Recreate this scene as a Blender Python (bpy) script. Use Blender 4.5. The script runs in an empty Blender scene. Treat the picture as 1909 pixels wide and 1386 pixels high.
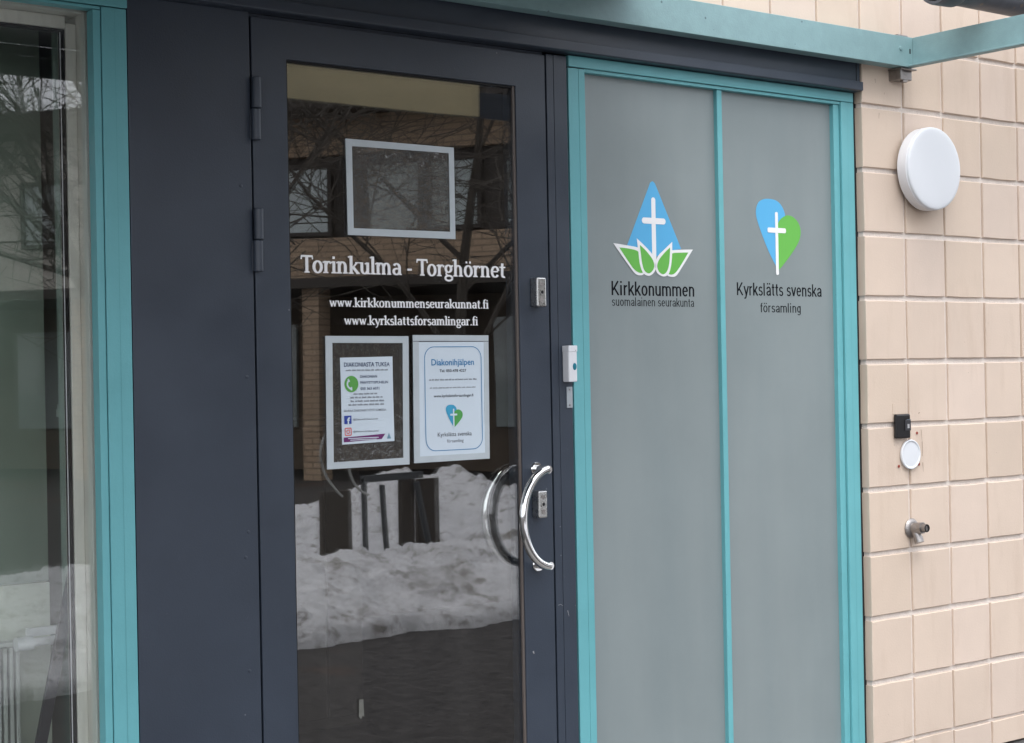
import bpy, bmesh, math, random
from mathutils import Vector, Matrix, noise as mnoise
random.seed(7)
S = bpy.context.scene
C = bpy.data.collections.new("scene"); S.collection.children.link(C)
PI = math.pi

# ------------------------------------------------------------------ camera
cam = bpy.data.cameras.new("camera"); co = bpy.data.objects.new("camera", cam); C.objects.link(co)
cam.sensor_width = 36.0; cam.lens = 58.51; cam.clip_start = 0.05; cam.clip_end = 2000
r_ = Vector((0.78993485, -0.61290617, -0.01868068)); u_ = Vector((0.01356859, -0.0129858, 0.99982362)); f_ = Vector((0.61304064, 0.79004898, 0.00194166))
m = Matrix((r_, u_, -f_)).transposed().to_4x4(); m.translation = (-4.0402, -3.4105, 1.5002)
co.matrix_world = m
S.camera = co

# ------------------------------------------------------------------ sky, sun, exposure
SUN_EL, SUN_AZ = 64.0, 215.0          # compass-like: measured from +Y clockwise
w = bpy.data.worlds.new("World"); S.world = w; w.use_nodes = True
nt = w.node_tree; nt.nodes.clear()
sk = nt.nodes.new("ShaderNodeTexSky"); sk.sky_type = 'NISHITA'; sk.sun_disc = False
sk.sun_elevation = math.radians(SUN_EL); sk.sun_rotation = math.radians(SUN_AZ)
sk.air_density = 1.0; sk.dust_density = 4.0; sk.ozone_density = 1.0
hs = nt.nodes.new("ShaderNodeHueSaturation"); hs.inputs['Saturation'].default_value = 0.22
mixc = nt.nodes.new("ShaderNodeMix"); mixc.data_type = 'RGBA'; mixc.inputs[0].default_value = 0.62
mixc.inputs[7].default_value = (10.2, 10.6, 11.4, 1)          # even cloud cover over the clear-sky model
bg = nt.nodes.new("ShaderNodeBackground"); bg.inputs[1].default_value = 0.13
ow = nt.nodes.new("ShaderNodeOutputWorld")
nt.links.new(sk.outputs[0], hs.inputs['Color']); nt.links.new(hs.outputs[0], mixc.inputs[6])
nt.links.new(mixc.outputs[2], bg.inputs[0]); nt.links.new(bg.outputs[0], ow.inputs[0])
sl = bpy.data.lights.new("sun", 'SUN'); sl.energy = 1.0; sl.angle = math.radians(40); sl.color = (1, .97, .93)
so = bpy.data.objects.new("sun", sl); C.objects.link(so)
az, el = math.radians(SUN_AZ), math.radians(SUN_EL)
sd = Vector((math.sin(az)*math.cos(el), math.cos(az)*math.cos(el), math.sin(el)))
so.rotation_euler = sd.to_track_quat('Z', 'Y').to_euler(); so.location = sd*30
S.view_settings.view_transform = 'Standard'; S.view_settings.look = 'None'
S.view_settings.gamma = 1.0; S.view_settings.exposure = 1.06; S.view_settings.use_curve_mapping = False
try:
    S.cycles.max_bounces = 10; S.cycles.transparent_max_bounces = 16; S.cycles.glossy_bounces = 5
except Exception: pass

# ------------------------------------------------------------------ materials
def mat(name, col, rough=.5, metal=0., spec=.5, var=0., vscale=3., bump=0., bscale=60., specks=None, stretch=None, coat=0.):
    M = bpy.data.materials.new(name); M.use_nodes = True
    n, l = M.node_tree.nodes, M.node_tree.links
    b = n['Principled BSDF']
    b.inputs['Base Color'].default_value = (*col, 1); b.inputs['Roughness'].default_value = rough
    b.inputs['Metallic'].default_value = metal; b.inputs['Specular IOR Level'].default_value = spec
    b.inputs['Coat Weight'].default_value = coat
    geo = n.new("ShaderNodeNewGeometry"); src = geo.outputs['Position']
    if stretch:
        mp = n.new("ShaderNodeMapping"); mp.inputs['Scale'].default_value = stretch
        l.new(src, mp.inputs[0]); src = mp.outputs[0]
    last = None
    if var > 0:
        t = n.new("ShaderNodeTexNoise"); t.inputs['Scale'].default_value = vscale; t.inputs['Detail'].default_value = 7; t.inputs['Roughness'].default_value = .65
        l.new(src, t.inputs['Vector'])
        rp = n.new("ShaderNodeMapRange"); rp.inputs[1].default_value = .25; rp.inputs[2].default_value = .75
        rp.inputs[3].default_value = 1-var; rp.inputs[4].default_value = 1+var
        l.new(t.outputs[0], rp.inputs[0])
        mx = n.new("ShaderNodeVectorMath"); mx.operation = 'SCALE'; mx.inputs[0].default_value = col
        l.new(rp.outputs[0], mx.inputs['Scale']); last = mx.outputs[0]
        rr = n.new("ShaderNodeMapRange"); rr.inputs[1].default_value = .3; rr.inputs[2].default_value = .7
        rr.inputs[3].default_value = max(.02, rough*.8); rr.inputs[4].default_value = min(1, rough*1.2)
        l.new(t.outputs[0], rr.inputs[0]); l.new(rr.outputs[0], b.inputs['Roughness'])
    if specks:                                # (scale, size, colour, density)
        sc, size, scol, dens = specks
        v = n.new("ShaderNodeTexVoronoi"); v.inputs['Scale'].default_value = sc; l.new(geo.outputs['Position'], v.inputs['Vector'])
        lt = n.new("ShaderNodeMath"); lt.operation = 'LESS_THAN'; lt.inputs[1].default_value = size; l.new(v.outputs['Distance'], lt.inputs[0])
        sp = n.new("ShaderNodeSeparateColor"); l.new(v.outputs['Color'], sp.inputs[0])
        lt2 = n.new("ShaderNodeMath"); lt2.operation = 'LESS_THAN'; lt2.inputs[1].default_value = dens; l.new(sp.outputs[0], lt2.inputs[0])
        mu = n.new("ShaderNodeMath"); mu.operation = 'MULTIPLY'; l.new(lt.outputs[0], mu.inputs[0]); l.new(lt2.outputs[0], mu.inputs[1])
        mu2 = n.new("ShaderNodeMath"); mu2.operation = 'MULTIPLY'; mu2.inputs[1].default_value = .8; l.new(mu.outputs[0], mu2.inputs[0])
        mm = n.new("ShaderNodeMix"); mm.data_type = 'RGBA'; l.new(mu2.outputs[0], mm.inputs[0])
        if last: l.new(last, mm.inputs[6])
        else: mm.inputs[6].default_value = (*col, 1)
        mm.inputs[7].default_value = (*scol, 1); last = mm.outputs[2]
    if last: l.new(last, b.inputs['Base Color'])
    if bump > 0:
        t2 = n.new("ShaderNodeTexNoise"); t2.inputs['Scale'].default_value = bscale; t2.inputs['Detail'].default_value = 4
        l.new(geo.outputs['Position'], t2.inputs['Vector'])
        bp = n.new("ShaderNodeBump"); bp.inputs['Strength'].default_value = bump; bp.inputs['Distance'].default_value = .002
        l.new(t2.outputs[0], bp.inputs['Height']); l.new(bp.outputs[0], b.inputs['Normal'])
    return M

def glass_mat(name, r0, tint=(1, 1, 1), wav=.0, streak=0.):
    """One glass face: clear straight-through plus a Schlick reflection."""
    M = bpy.data.materials.new(name); M.use_nodes = True
    n, l = M.node_tree.nodes, M.node_tree.links; n.clear()
    out = n.new("ShaderNodeOutputMaterial"); mx = n.new("ShaderNodeMixShader")
    tr = n.new("ShaderNodeBsdfTransparent"); tr.inputs[0].default_value = (*tint, 1)
    gl = n.new("ShaderNodeBsdfGlossy"); gl.inputs['Roughness'].default_value = 0.0
    geo = n.new("ShaderNodeNewGeometry")
    dt = n.new("ShaderNodeVectorMath"); dt.operation = 'DOT_PRODUCT'; l.new(geo.outputs['Incoming'], dt.inputs[0]); l.new(geo.outputs['Normal'], dt.inputs[1])
    def ma(op, a, b=None):
        q = n.new("ShaderNodeMath"); q.operation = op
        for i, x in enumerate((a, b)):
            if x is None: continue
            if isinstance(x, (int, float)): q.inputs[i].default_value = x
            else: l.new(x, q.inputs[i])
        return q.outputs[0]
    c = ma('ABSOLUTE', dt.outputs['Value']); c = ma('SUBTRACT', 1.0, c); c = ma('POWER', c, 5.0)
    c = ma('MULTIPLY', c, 1-r0); c = ma('ADD', c, r0)
    if wav > 0:
        t = n.new("ShaderNodeTexNoise"); t.inputs['Scale'].default_value = 2.6; t.inputs['Detail'].default_value = 1.0
        l.new(geo.outputs['Position'], t.inputs['Vector'])
        bp = n.new("ShaderNodeBump"); bp.inputs['Strength'].default_value = 1.; bp.inputs['Distance'].default_value = wav
        l.new(t.outputs[0], bp.inputs['Height']); l.new(bp.outputs[0], gl.inputs['Normal'])
    l.new(c, mx.inputs[0]); l.new(tr.outputs[0], mx.inputs[1]); l.new(gl.outputs[0], mx.inputs[2])
    if streak > 0:        # thin dried film of dirt on the outside, in vertical runs
        df = n.new("ShaderNodeBsdfDiffuse"); df.inputs[0].default_value = (.6, .6, .56, 1)
        mp = n.new("ShaderNodeMapping"); mp.inputs['Scale'].default_value = (9, 9, .7); l.new(geo.outputs['Position'], mp.inputs[0])
        t = n.new("ShaderNodeTexNoise"); t.inputs['Scale'].default_value = 1.3; t.inputs['Detail'].default_value = 6; l.new(mp.outputs[0], t.inputs['Vector'])
        mr = n.new("ShaderNodeMapRange"); mr.inputs[1].default_value = .42; mr.inputs[2].default_value = .75; mr.inputs[3].default_value = .0; mr.inputs[4].default_value = streak
        l.new(t.outputs[0], mr.inputs[0])
        m2 = n.new("ShaderNodeMixShader"); l.new(mr.outputs[0], m2.inputs[0]); l.new(mx.outputs[0], m2.inputs[1]); l.new(df.outputs[0], m2.inputs[2])
        l.new(m2.outputs[0], out.inputs[0])
    else: l.new(mx.outputs[0], out.inputs[0])
    return M

TEAL = (.131, .395, .43)
M_teal = mat("teal_paint", TEAL, .42, var=.07, vscale=5, bump=.12, bscale=180, specks=(40, .06, (.06, .19, .21), .05))
M_tealbeam = mat("teal_galvanised_paint", (.205, .33, .345), .5, var=.09, vscale=26, bump=.25, bscale=220, specks=(30, .11, (.06, .11, .12), .12))
M_slate = mat("slate_blue_paint", (.033, .044, .064), .36, var=.12, vscale=4, bump=.15, bscale=260, specks=(22, .05, (.15, .16, .18), .10))
def wavy(M, sc, dist):
    n, l = M.node_tree.nodes, M.node_tree.links; b = n['Principled BSDF']
    geo = n.new("ShaderNodeNewGeometry"); t = n.new("ShaderNodeTexNoise"); t.inputs['Scale'].default_value = sc; t.inputs['Detail'].default_value = 2; l.new(geo.outputs['Position'], t.inputs['Vector'])
    bp = n.new("ShaderNodeBump"); bp.inputs['Distance'].default_value = dist; l.new(t.outputs[0], bp.inputs['Height'])
    if b.inputs['Normal'].is_linked: l.new(b.inputs['Normal'].links[0].from_socket, bp.inputs['Normal'])
    l.new(bp.outputs[0], b.inputs['Normal'])
wavy(M_slate, 2.2, .009); wavy(M_teal, 4, .002)
M_gap = mat("black_rubber", (.006, .006, .007), .8)
M_bead = mat("bronze_bead", (.12, .10, .09), .35)
M_chrome = mat("polished_steel", (.72, .72, .72), .09, metal=1, var=.03, vscale=30)
M_satin = mat("satin_steel", (.50, .50, .49), .28, metal=1, var=.10, vscale=60)
M_cast = mat("cast_nickel", (.33, .31, .30), .42, metal=1, var=.2, vscale=70, bump=.4, bscale=300)
M_cream = mat("cream_window_paint", (.63, .63, .57), .5, var=.12, vscale=9, stretch=(6, 6, 1), bump=.2, bscale=60)
M_white = mat("white_plastic", (.72, .73, .76), .35, var=.02, vscale=10)
M_opal = mat("opal_plastic", (.66, .68, .71), .42, var=.015, vscale=6)
M_black = mat("black_plastic", (.006, .006, .007), .3)
M_mortar = mat("pale_mortar", (.69, .62, .565), .95, var=.10, vscale=30, bump=1.0, bscale=160)
M_conc = mat("concrete", (.22, .21, .20), .9, var=.2, vscale=6, bump=.8, bscale=60)
M_glassf = glass_mat("window_glass", .134, (.99, .99, .99), wav=.0003, streak=.006)
M_glassl = glass_mat("left_window_glass", .075, (.985, .99, .985), wav=.0003, streak=.012)
M_glassl2 = glass_mat("left_inner_glass", .028, (.97, .985, .975))
M_glassi = glass_mat("inner_glass", .030, (.97, .985, .975))

def tile_mat(name, col):
    M = mat(name, col, .66, spec=.3, var=.05, vscale=5, bump=.22, bscale=160, specks=(55, .07, (.22, .15, .11), .035))
    n, l = M.node_tree.nodes, M.node_tree.links; b = n['Principled BSDF']
    old = b.inputs['Base Color'].links[0].from_socket
    oi = n.new("ShaderNodeObjectInfo")
    mr = n.new("ShaderNodeMapRange"); mr.inputs[3].default_value = .972; mr.inputs[4].default_value = 1.035; l.new(oi.outputs['Random'], mr.inputs[0])
    vm = n.new("ShaderNodeVectorMath"); vm.operation = 'SCALE'; l.new(old, vm.inputs[0]); l.new(mr.outputs[0], vm.inputs['Scale'])
    geo = n.new("ShaderNodeNewGeometry"); mp = n.new("ShaderNodeMapping"); mp.inputs['Scale'].default_value = (11, 11, 2.2); l.new(geo.outputs['Position'], mp.inputs[0])
    t = n.new("ShaderNodeTexNoise"); t.inputs['Scale'].default_value = 1.; t.inputs['Detail'].default_value = 7; t.inputs['Roughness'].default_value = .62; l.new(mp.outputs[0], t.inputs['Vector'])
    sr = n.new("ShaderNodeMapRange"); sr.inputs[1].default_value = .54; sr.inputs[2].default_value = .78; sr.inputs[3].default_value = 0; sr.inputs[4].default_value = .32; l.new(t.outputs[0], sr.inputs[0])
    mm = n.new("ShaderNodeMix"); mm.data_type = 'RGBA'; l.new(sr.outputs[0], mm.inputs[0]); l.new(vm.outputs[0], mm.inputs[6]); mm.inputs[7].default_value = (.40, .29, .21, 1)
    cur = mm.outputs[2]
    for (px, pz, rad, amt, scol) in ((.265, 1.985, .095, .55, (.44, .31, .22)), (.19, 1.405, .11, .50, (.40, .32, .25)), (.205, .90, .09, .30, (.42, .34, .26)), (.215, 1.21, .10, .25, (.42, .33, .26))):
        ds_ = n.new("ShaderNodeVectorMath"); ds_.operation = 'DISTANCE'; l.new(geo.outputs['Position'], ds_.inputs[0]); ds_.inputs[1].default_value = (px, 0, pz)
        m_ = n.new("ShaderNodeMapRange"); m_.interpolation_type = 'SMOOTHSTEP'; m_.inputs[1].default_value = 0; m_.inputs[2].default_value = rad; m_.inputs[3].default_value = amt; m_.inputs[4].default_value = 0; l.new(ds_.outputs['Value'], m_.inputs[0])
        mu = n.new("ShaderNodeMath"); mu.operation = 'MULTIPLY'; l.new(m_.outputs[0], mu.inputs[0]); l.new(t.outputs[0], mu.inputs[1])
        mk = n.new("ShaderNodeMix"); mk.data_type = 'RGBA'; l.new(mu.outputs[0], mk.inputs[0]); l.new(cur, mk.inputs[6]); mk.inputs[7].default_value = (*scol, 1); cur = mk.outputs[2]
    l.new(cur, b.inputs['Base Color'])
    return M
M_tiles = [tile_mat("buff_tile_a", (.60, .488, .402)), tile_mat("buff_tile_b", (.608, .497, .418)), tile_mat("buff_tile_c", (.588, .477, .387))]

def frosted():
    M = mat("frosted_film_glass", (.24, .27, .28), .36, spec=.6, coat=0)
    n, l = M.node_tree.nodes, M.node_tree.links; b = n['Principled BSDF']
    geo = n.new("ShaderNodeNewGeometry"); mp = n.new("ShaderNodeMapping"); mp.inputs['Scale'].default_value = (7, 7, .9); l.new(geo.outputs['Position'], mp.inputs[0])
    t = n.new("ShaderNodeTexNoise"); t.inputs['Scale'].default_value = 1.1; t.inputs['Detail'].default_value = 5; l.new(mp.outputs[0], t.inputs['Vector'])
    cr = n.new("ShaderNodeValToRGB"); cr.color_ramp.elements[0].position = .3; cr.color_ramp.elements[1].position = .72
    cr.color_ramp.elements[0].color = (.205, .243, .249, 1); cr.color_ramp.elements[1].color = (.230, .266, .270, 1)
    l.new(t.outputs[0], cr.inputs[0])
    sm = n.new("ShaderNodeTexNoise"); sm.inputs['Scale'].default_value = 3.2; sm.inputs['Detail'].default_value = 8; sm.inputs['Roughness'].default_value = .7; l.new(geo.outputs['Position'], sm.inputs['Vector'])
    sr = n.new("ShaderNodeMapRange"); sr.inputs[1].default_value = .3; sr.inputs[2].default_value = .7; sr.inputs[3].default_value = .955; sr.inputs[4].default_value = 1.03; l.new(sm.outputs[0], sr.inputs[0])
    rr = n.new("ShaderNodeMapRange"); rr.inputs[1].default_value = .3; rr.inputs[2].default_value = .7; rr.inputs[3].default_value = .30; rr.inputs[4].default_value = .46; l.new(sm.outputs[0], rr.inputs[0]); l.new(rr.outputs[0], b.inputs['Roughness'])
    vm = n.new("ShaderNodeVectorMath"); vm.operation = 'SCALE'; l.new(cr.outputs[0], vm.inputs[0]); l.new(sr.outputs[0], vm.inputs['Scale']); l.new(vm.outputs[0], b.inputs['Base Color'])
    g = n.new("ShaderNodeTexNoise"); g.inputs['Scale'].default_value = 420; l.new(geo.outputs['Position'], g.inputs['Vector'])
    bp = n.new("ShaderNodeBump"); bp.inputs['Strength'].default_value = .2; bp.inputs['Distance'].default_value = .0006
    l.new(g.outputs[0], bp.inputs['Height']); l.new(bp.outputs[0], b.inputs['Normal'])
    return M
M_frost = frosted()

# ------------------------------------------------------------------ mesh helpers
class MB:
    def __init__(s): s.v = []; s.f = []; s.mi = []; s.sm = []
    def add(s, vs, fs, mi=0, smooth=False):
        o = len(s.v); s.v += [tuple(v) for v in vs]
        for f in fs: s.f.append(tuple(i+o for i in f)); s.mi.append(mi); s.sm.append(smooth)
        return s
    def box(s, x0, x1, y0, y1, z0, z1, mi=0):
        vs = [(x, y, z) for x in (x0, x1) for y in (y0, y1) for z in (z0, z1)]
        s.add(vs, [(0, 1, 3, 2), (4, 6, 7, 5), (0, 4, 5, 1), (2, 3, 7, 6), (0, 2, 6, 4), (1, 5, 7, 3)], mi); return s
    def poly(s, pts, y, mi=0):                # flat print facing -Y
        a = sum(pts[i][0]*pts[(i+1) % len(pts)][1]-pts[(i+1) % len(pts)][0]*pts[i][1] for i in range(len(pts)))
        if a < 0: pts = pts[::-1]
        s.add([(p[0], y, p[1]) for p in pts], [tuple(range(len(pts)))], mi); return s
    def tube(s, P, R, seg=12, mi=0, caps=True):
        P = [Vector(p) for p in P]; n = len(P)
        R = R if isinstance(R, (list, tuple)) else [R]*n
        t0 = (P[1]-P[0]).normalized(); a = Vector((0, 0, 1)) if abs(t0.z) < .9 else Vector((1, 0, 0))
        u = t0.cross(a).normalized(); vs = []
        for i, p in enumerate(P):
            t = (P[min(i+1, n-1)]-P[max(i-1, 0)]).normalized()
            u = (u-t*u.dot(t)).normalized(); v = t.cross(u)
            for k in range(seg):
                an = 2*PI*k/seg; vs.append(p+(u*math.cos(an)+v*math.sin(an))*R[i])
        fs = [(i*seg+k, i*seg+(k+1) % seg, (i+1)*seg+(k+1) % seg, (i+1)*seg+k) for i in range(n-1) for k in range(seg)]
        s.add(vs, fs, mi, True)
        if caps: s.add(vs[:seg], [tuple(range(seg))[::-1]], mi); s.add(vs[-seg:], [tuple(range(seg))], mi)
        return s
    def lathe(s, c, axis, prof, seg=48, mi=0):     # prof: (distance along axis, radius)
        c = Vector(c); ax = Vector(axis).normalized(); a = Vector((0, 0, 1)) if abs(ax.z) < .9 else Vector((1, 0, 0))
        u = ax.cross(a).normalized(); v = ax.cross(u); vs = []
        for d, r in prof:
            for k in range(seg):
                an = 2*PI*k/seg; vs.append(c+ax*d+(u*math.cos(an)+v*math.sin(an))*max(r, 1e-5))
        fs = [(i*seg+k, i*seg+(k+1) % seg, (i+1)*seg+(k+1) % seg, (i+1)*seg+k) for i in range(len(prof)-1) for k in range(seg)]
        s.add(vs, fs, mi, True); return s
    def build(s, name, mats, parent=None, bevel=0, fix=True, **tags):
        me = bpy.data.meshes.new(name); me.from_pydata(s.v, [], s.f)
        mats = mats if isinstance(mats, (list, tuple)) else [mats]
        for q in mats: me.materials.append(q)
        me.polygons.foreach_set('material_index', s.mi); me.polygons.foreach_set('use_smooth', s.sm)
        if fix:
            b = bmesh.new(); b.from_mesh(me); bmesh.ops.recalc_face_normals(b, faces=b.faces); b.to_mesh(me); b.free()
        me.update()
        if any(s.sm): me.set_sharp_from_angle(angle=math.radians(38))
        return link(name, me, parent, bevel, **tags)
def link(name, me, parent=None, bevel=0, **tags):
    o = bpy.data.objects.new(name, me); C.objects.link(o)
    if parent:
        o.parent = parent; o.matrix_parent_inverse = Matrix.Translation(parent.location).inverted() if parent.type == 'EMPTY' and parent.rotation_euler.z == 0 else Matrix()
    if bevel:
        md = o.modifiers.new("bevel", 'BEVEL'); md.width = bevel; md.segments = 2; md.limit_method = 'ANGLE'; md.harden_normals = False
    for k, v in tags.items(): o[k] = v
    return o
def thing(name, label, cat, loc=(0, 0, 0), rz=0, group=None):
    o = bpy.data.objects.new(name, None); C.objects.link(o); o.location = loc; o.rotation_euler = (0, 0, rz); o.empty_display_size = .1
    o['label'] = label; o['category'] = cat
    if group: o['group'] = group
    return o
def B(*a): return MB().box(*a)
ST = dict(kind='structure')

# ------------------------------------------------------------------ sans text (Blender's own font) and hand-built serif letters
def sans(txt, x0, x1, z, h, y, name, M, parent, bold=0.0, capref='K', **tags):
    """text as flat print: x0..x1 wide, baseline z, capital height h"""
    def mk(t):
        cu = bpy.data.curves.new(name, 'FONT'); cu.body = t; cu.size = 1; cu.offset = bold; cu.resolution_u = 3
        o = bpy.data.objects.new("tmp", cu); S.collection.objects.link(o)
        dg = bpy.context.evaluated_depsgraph_get(); me = bpy.data.meshes.new_from_object(o.evaluated_get(dg))
        bpy.data.objects.remove(o); return me
    rf = mk(capref); ch = max(v.co.y for v in rf.vertices)-min(v.co.y for v in rf.vertices) if len(rf.vertices) else .7
    me = mk(txt); xs = [v.co.x for v in me.vertices]; a, b = min(xs), max(xs)
    sx, sy = (x1-x0)/(b-a), h/ch
    for v in me.vertices: v.co = ((v.co.x-a)*sx+x0, y, v.co.y*sy+z)
    me.name = name; me.materials.clear(); me.materials.append(M)
    return link(name, me, parent, **tags)

def serif(txt, x0, x1, z, xh, y, name, M, parent, heavy=.124):
    A_, B_ = heavy, heavy*.55
    mb = MB(); cnt = [0]
    def ribbon(P, ox, a=A_, b=B_):
        L = []; Rr = []
        for i, p in enumerate(P):
            q0, q1 = P[max(i-1, 0)], P[min(i+1, len(P)-1)]; tx, ty = q1[0]-q0[0], q1[1]-q0[1]; d = math.hypot(tx, ty) or 1; nx, ny = -ty/d, tx/d
            wd = math.hypot(a*nx, b*ny); L.append((p[0]+nx*wd+ox, p[1]+ny*wd)); Rr.append((p[0]-nx*wd+ox, p[1]-ny*wd))
        cnt[0] += 1; yy = -cnt[0] % 7
        n = len(P); vs = [(q[0], yy, q[1]) for q in L]+[(q[0], yy, q[1]) for q in Rr]
        mb.add(vs, [(i, i+1, n+i+1, n+i) for i in range(n-1)])
    def arc(cx, cy, rx, ry, a0, a1, k=14):
        return [(cx+rx*math.cos(math.radians(a0+(a1-a0)*i/k)), cy+ry*math.sin(math.radians(a0+(a1-a0)*i/k))) for i in range(k+1)]
    def stem(x, y0, y1, ox, foot=True, top=True):
        ribbon([(x, y0), (x, y1)], ox, A_, A_)
        if foot: ribbon([(x-.22, y0+.05), (x+.22, y0+.05)], ox, .05, .055)
        if top: ribbon([(x-.25, y1-.13), (x-.02, y1-.02)], ox, .06, .06)
    def G(c, o):
        if c == 'T':
            stem(.42, 0, 1.4, o, True, False); ribbon([(-.06, 1.36), (.9, 1.36)], o, .08, .085); ribbon([(-.02, 1.38), (-.05, 1.1)], o, .055, .05); ribbon([(.86, 1.38), (.89, 1.1)], o, .055, .05); return .88
        if c in 'oö':
            ribbon(arc(.42, .5, .31, .47, 0, 360, 24), o)
            if c == 'ö':
                for dx in (.25, .59): ribbon([(dx-.08, 1.27), (dx+.08, 1.27)], o, .08, .09)
            return .9
        if c == 'r': stem(.2, 0, 1, o); ribbon(arc(.5, .62, .28, .33, 170, 75, 8), o); ribbon([(.56, .9), (.66, .82)], o, .1, .1); return .68
        if c == 'i': stem(.2, 0, 1, o); ribbon([(.1, 1.3), (.3, 1.3)], o, .1, .105); return .46
        if c == 'n': stem(.2, 0, 1, o); ribbon(arc(.46, .6, .25, .35, 165, 0, 10)+[(.71, .02)], o); ribbon([(.5, .05), (.92, .05)], o, .05, .055); return 1.0
        if c == 'h': stem(.2, 0, 1.5, o); ribbon(arc(.46, .6, .25, .35, 165, 0, 10)+[(.71, .02)], o); ribbon([(.5, .05), (.92, .05)], o, .05, .055); return 1.0
        if c == 'm':
            stem(.2, 0, 1, o)
            for q in (0, .48): ribbon(arc(.45+q, .6, .23, .35, 165, 0, 10)+[(.68+q, .02)], o); ribbon([(.5+q, .05), (.86+q, .05)], o, .05, .055)
            return 1.44
        if c == 'k': stem(.2, 0, 1.5, o); ribbon([(.3, .46), (.72, .93)], o, .07, .07); ribbon([(.38, .55), (.8, .03)], o, .13, .1); ribbon([(.55, .94), (.88, .94)], o, .05, .05); ribbon([(.62, .05), (.94, .05)], o, .05, .055); return .92
        if c == 'l': stem(.2, 0, 1.5, o); return .46
        if c == 'u': ribbon([(.2, .98), (.2, .4)]+arc(.44, .38, .24, .34, 180, 330, 10), o); stem(.72, 0, .98, o, False, True); ribbon([(.72, .05), (.93, .05)], o, .05, .055); ribbon([(-.02, .93), (.2, .95)], o, .05, .055); return .96
        if c == 'a': ribbon(arc(.4, .62, .26, .33, 150, 0, 10)+[(.66, .02)], o); ribbon(arc(.38, .29, .24, .25, 60, 330, 14), o); ribbon([(.38, .52), (.62, .56)], o, .05, .06); ribbon([(.66, .05), (.84, .05)], o, .05, .055); return .86
        if c == 'e': ribbon(arc(.42, .5, .31, .46, 10, 325, 22), o); ribbon([(.14, .53), (.7, .53)], o, .05, .06); return .84
        if c == 's': ribbon(arc(.34, .72, .21, .22, 35, 255, 10)[:-1]+arc(.34, .27, .24, .24, 80, -150, 12), o, A_*.9, B_*1.3); return .68
        if c == 't': ribbon([(.28, 1.28), (.26, .3)]+arc(.44, .27, .18, .22, 180, 300, 8), o); ribbon([(.0, .93), (.58, .93)], o, .05, .06); return .62
        if c == 'f': ribbon([(.26, 0), (.26, 1.15)]+arc(.5, 1.18, .24, .27, 180, 60, 8), o); ribbon([(.02, .93), (.62, .93)], o, .05, .06); ribbon([(.04, .05), (.5, .05)], o, .05, .055); return .6
        if c == 'g':
            ribbon(arc(.38, .66, .25, .3, 0, 360, 20), o); ribbon(arc(.4, -.16, .32, .22, 0, 360, 20), o, A_*.8, B_*1.2); ribbon([(.22, .4), (.14, .22), (.3, .06)], o, .07, .07); ribbon([(.58, .86), (.82, .94)], o, .07, .07); return .82
        if c == 'y': ribbon([(.12, .95), (.46, .05)], o, .13, .1); ribbon([(.78, .95), (.42, -.12), (.26, -.36), (.1, -.38)], o, .075, .07); ribbon([(-.06, .93), (.32, .93)], o, .05, .05); ribbon([(.58, .93), (.92, .93)], o, .05, .05); return .86
        if c == 'w': 
            for q in (0, .44): ribbon([(.1+q, .95), (.36+q, .05)], o, .12, .1); ribbon([(.36+q, .05), (.56+q, .9)], o, .07, .07)
            ribbon([(-.06, .93), (.24, .93)], o, .05, .05); ribbon([(.86, .93), (1.14, .93)], o, .05, .05); return 1.16
        if c == '.': ribbon([(.1, .1), (.3, .1)], o, .1, .11); return .38
        if c == '-': ribbon([(.08, .48), (.48, .48)], o, .08, .085); return .58
        return .42
    x = 0
    for c in txt: x += G(c, x)
    xs = [v[0] for v in mb.v]; a, b = min(xs), max(xs); sx = (x1-x0)/(b-a)
    mb.v = [((v[0]-a)*sx+x0, y+v[1]*.00012, v[2]*xh+z) for v in mb.v]
    return mb.build(name, M, parent, fix=False)

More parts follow.
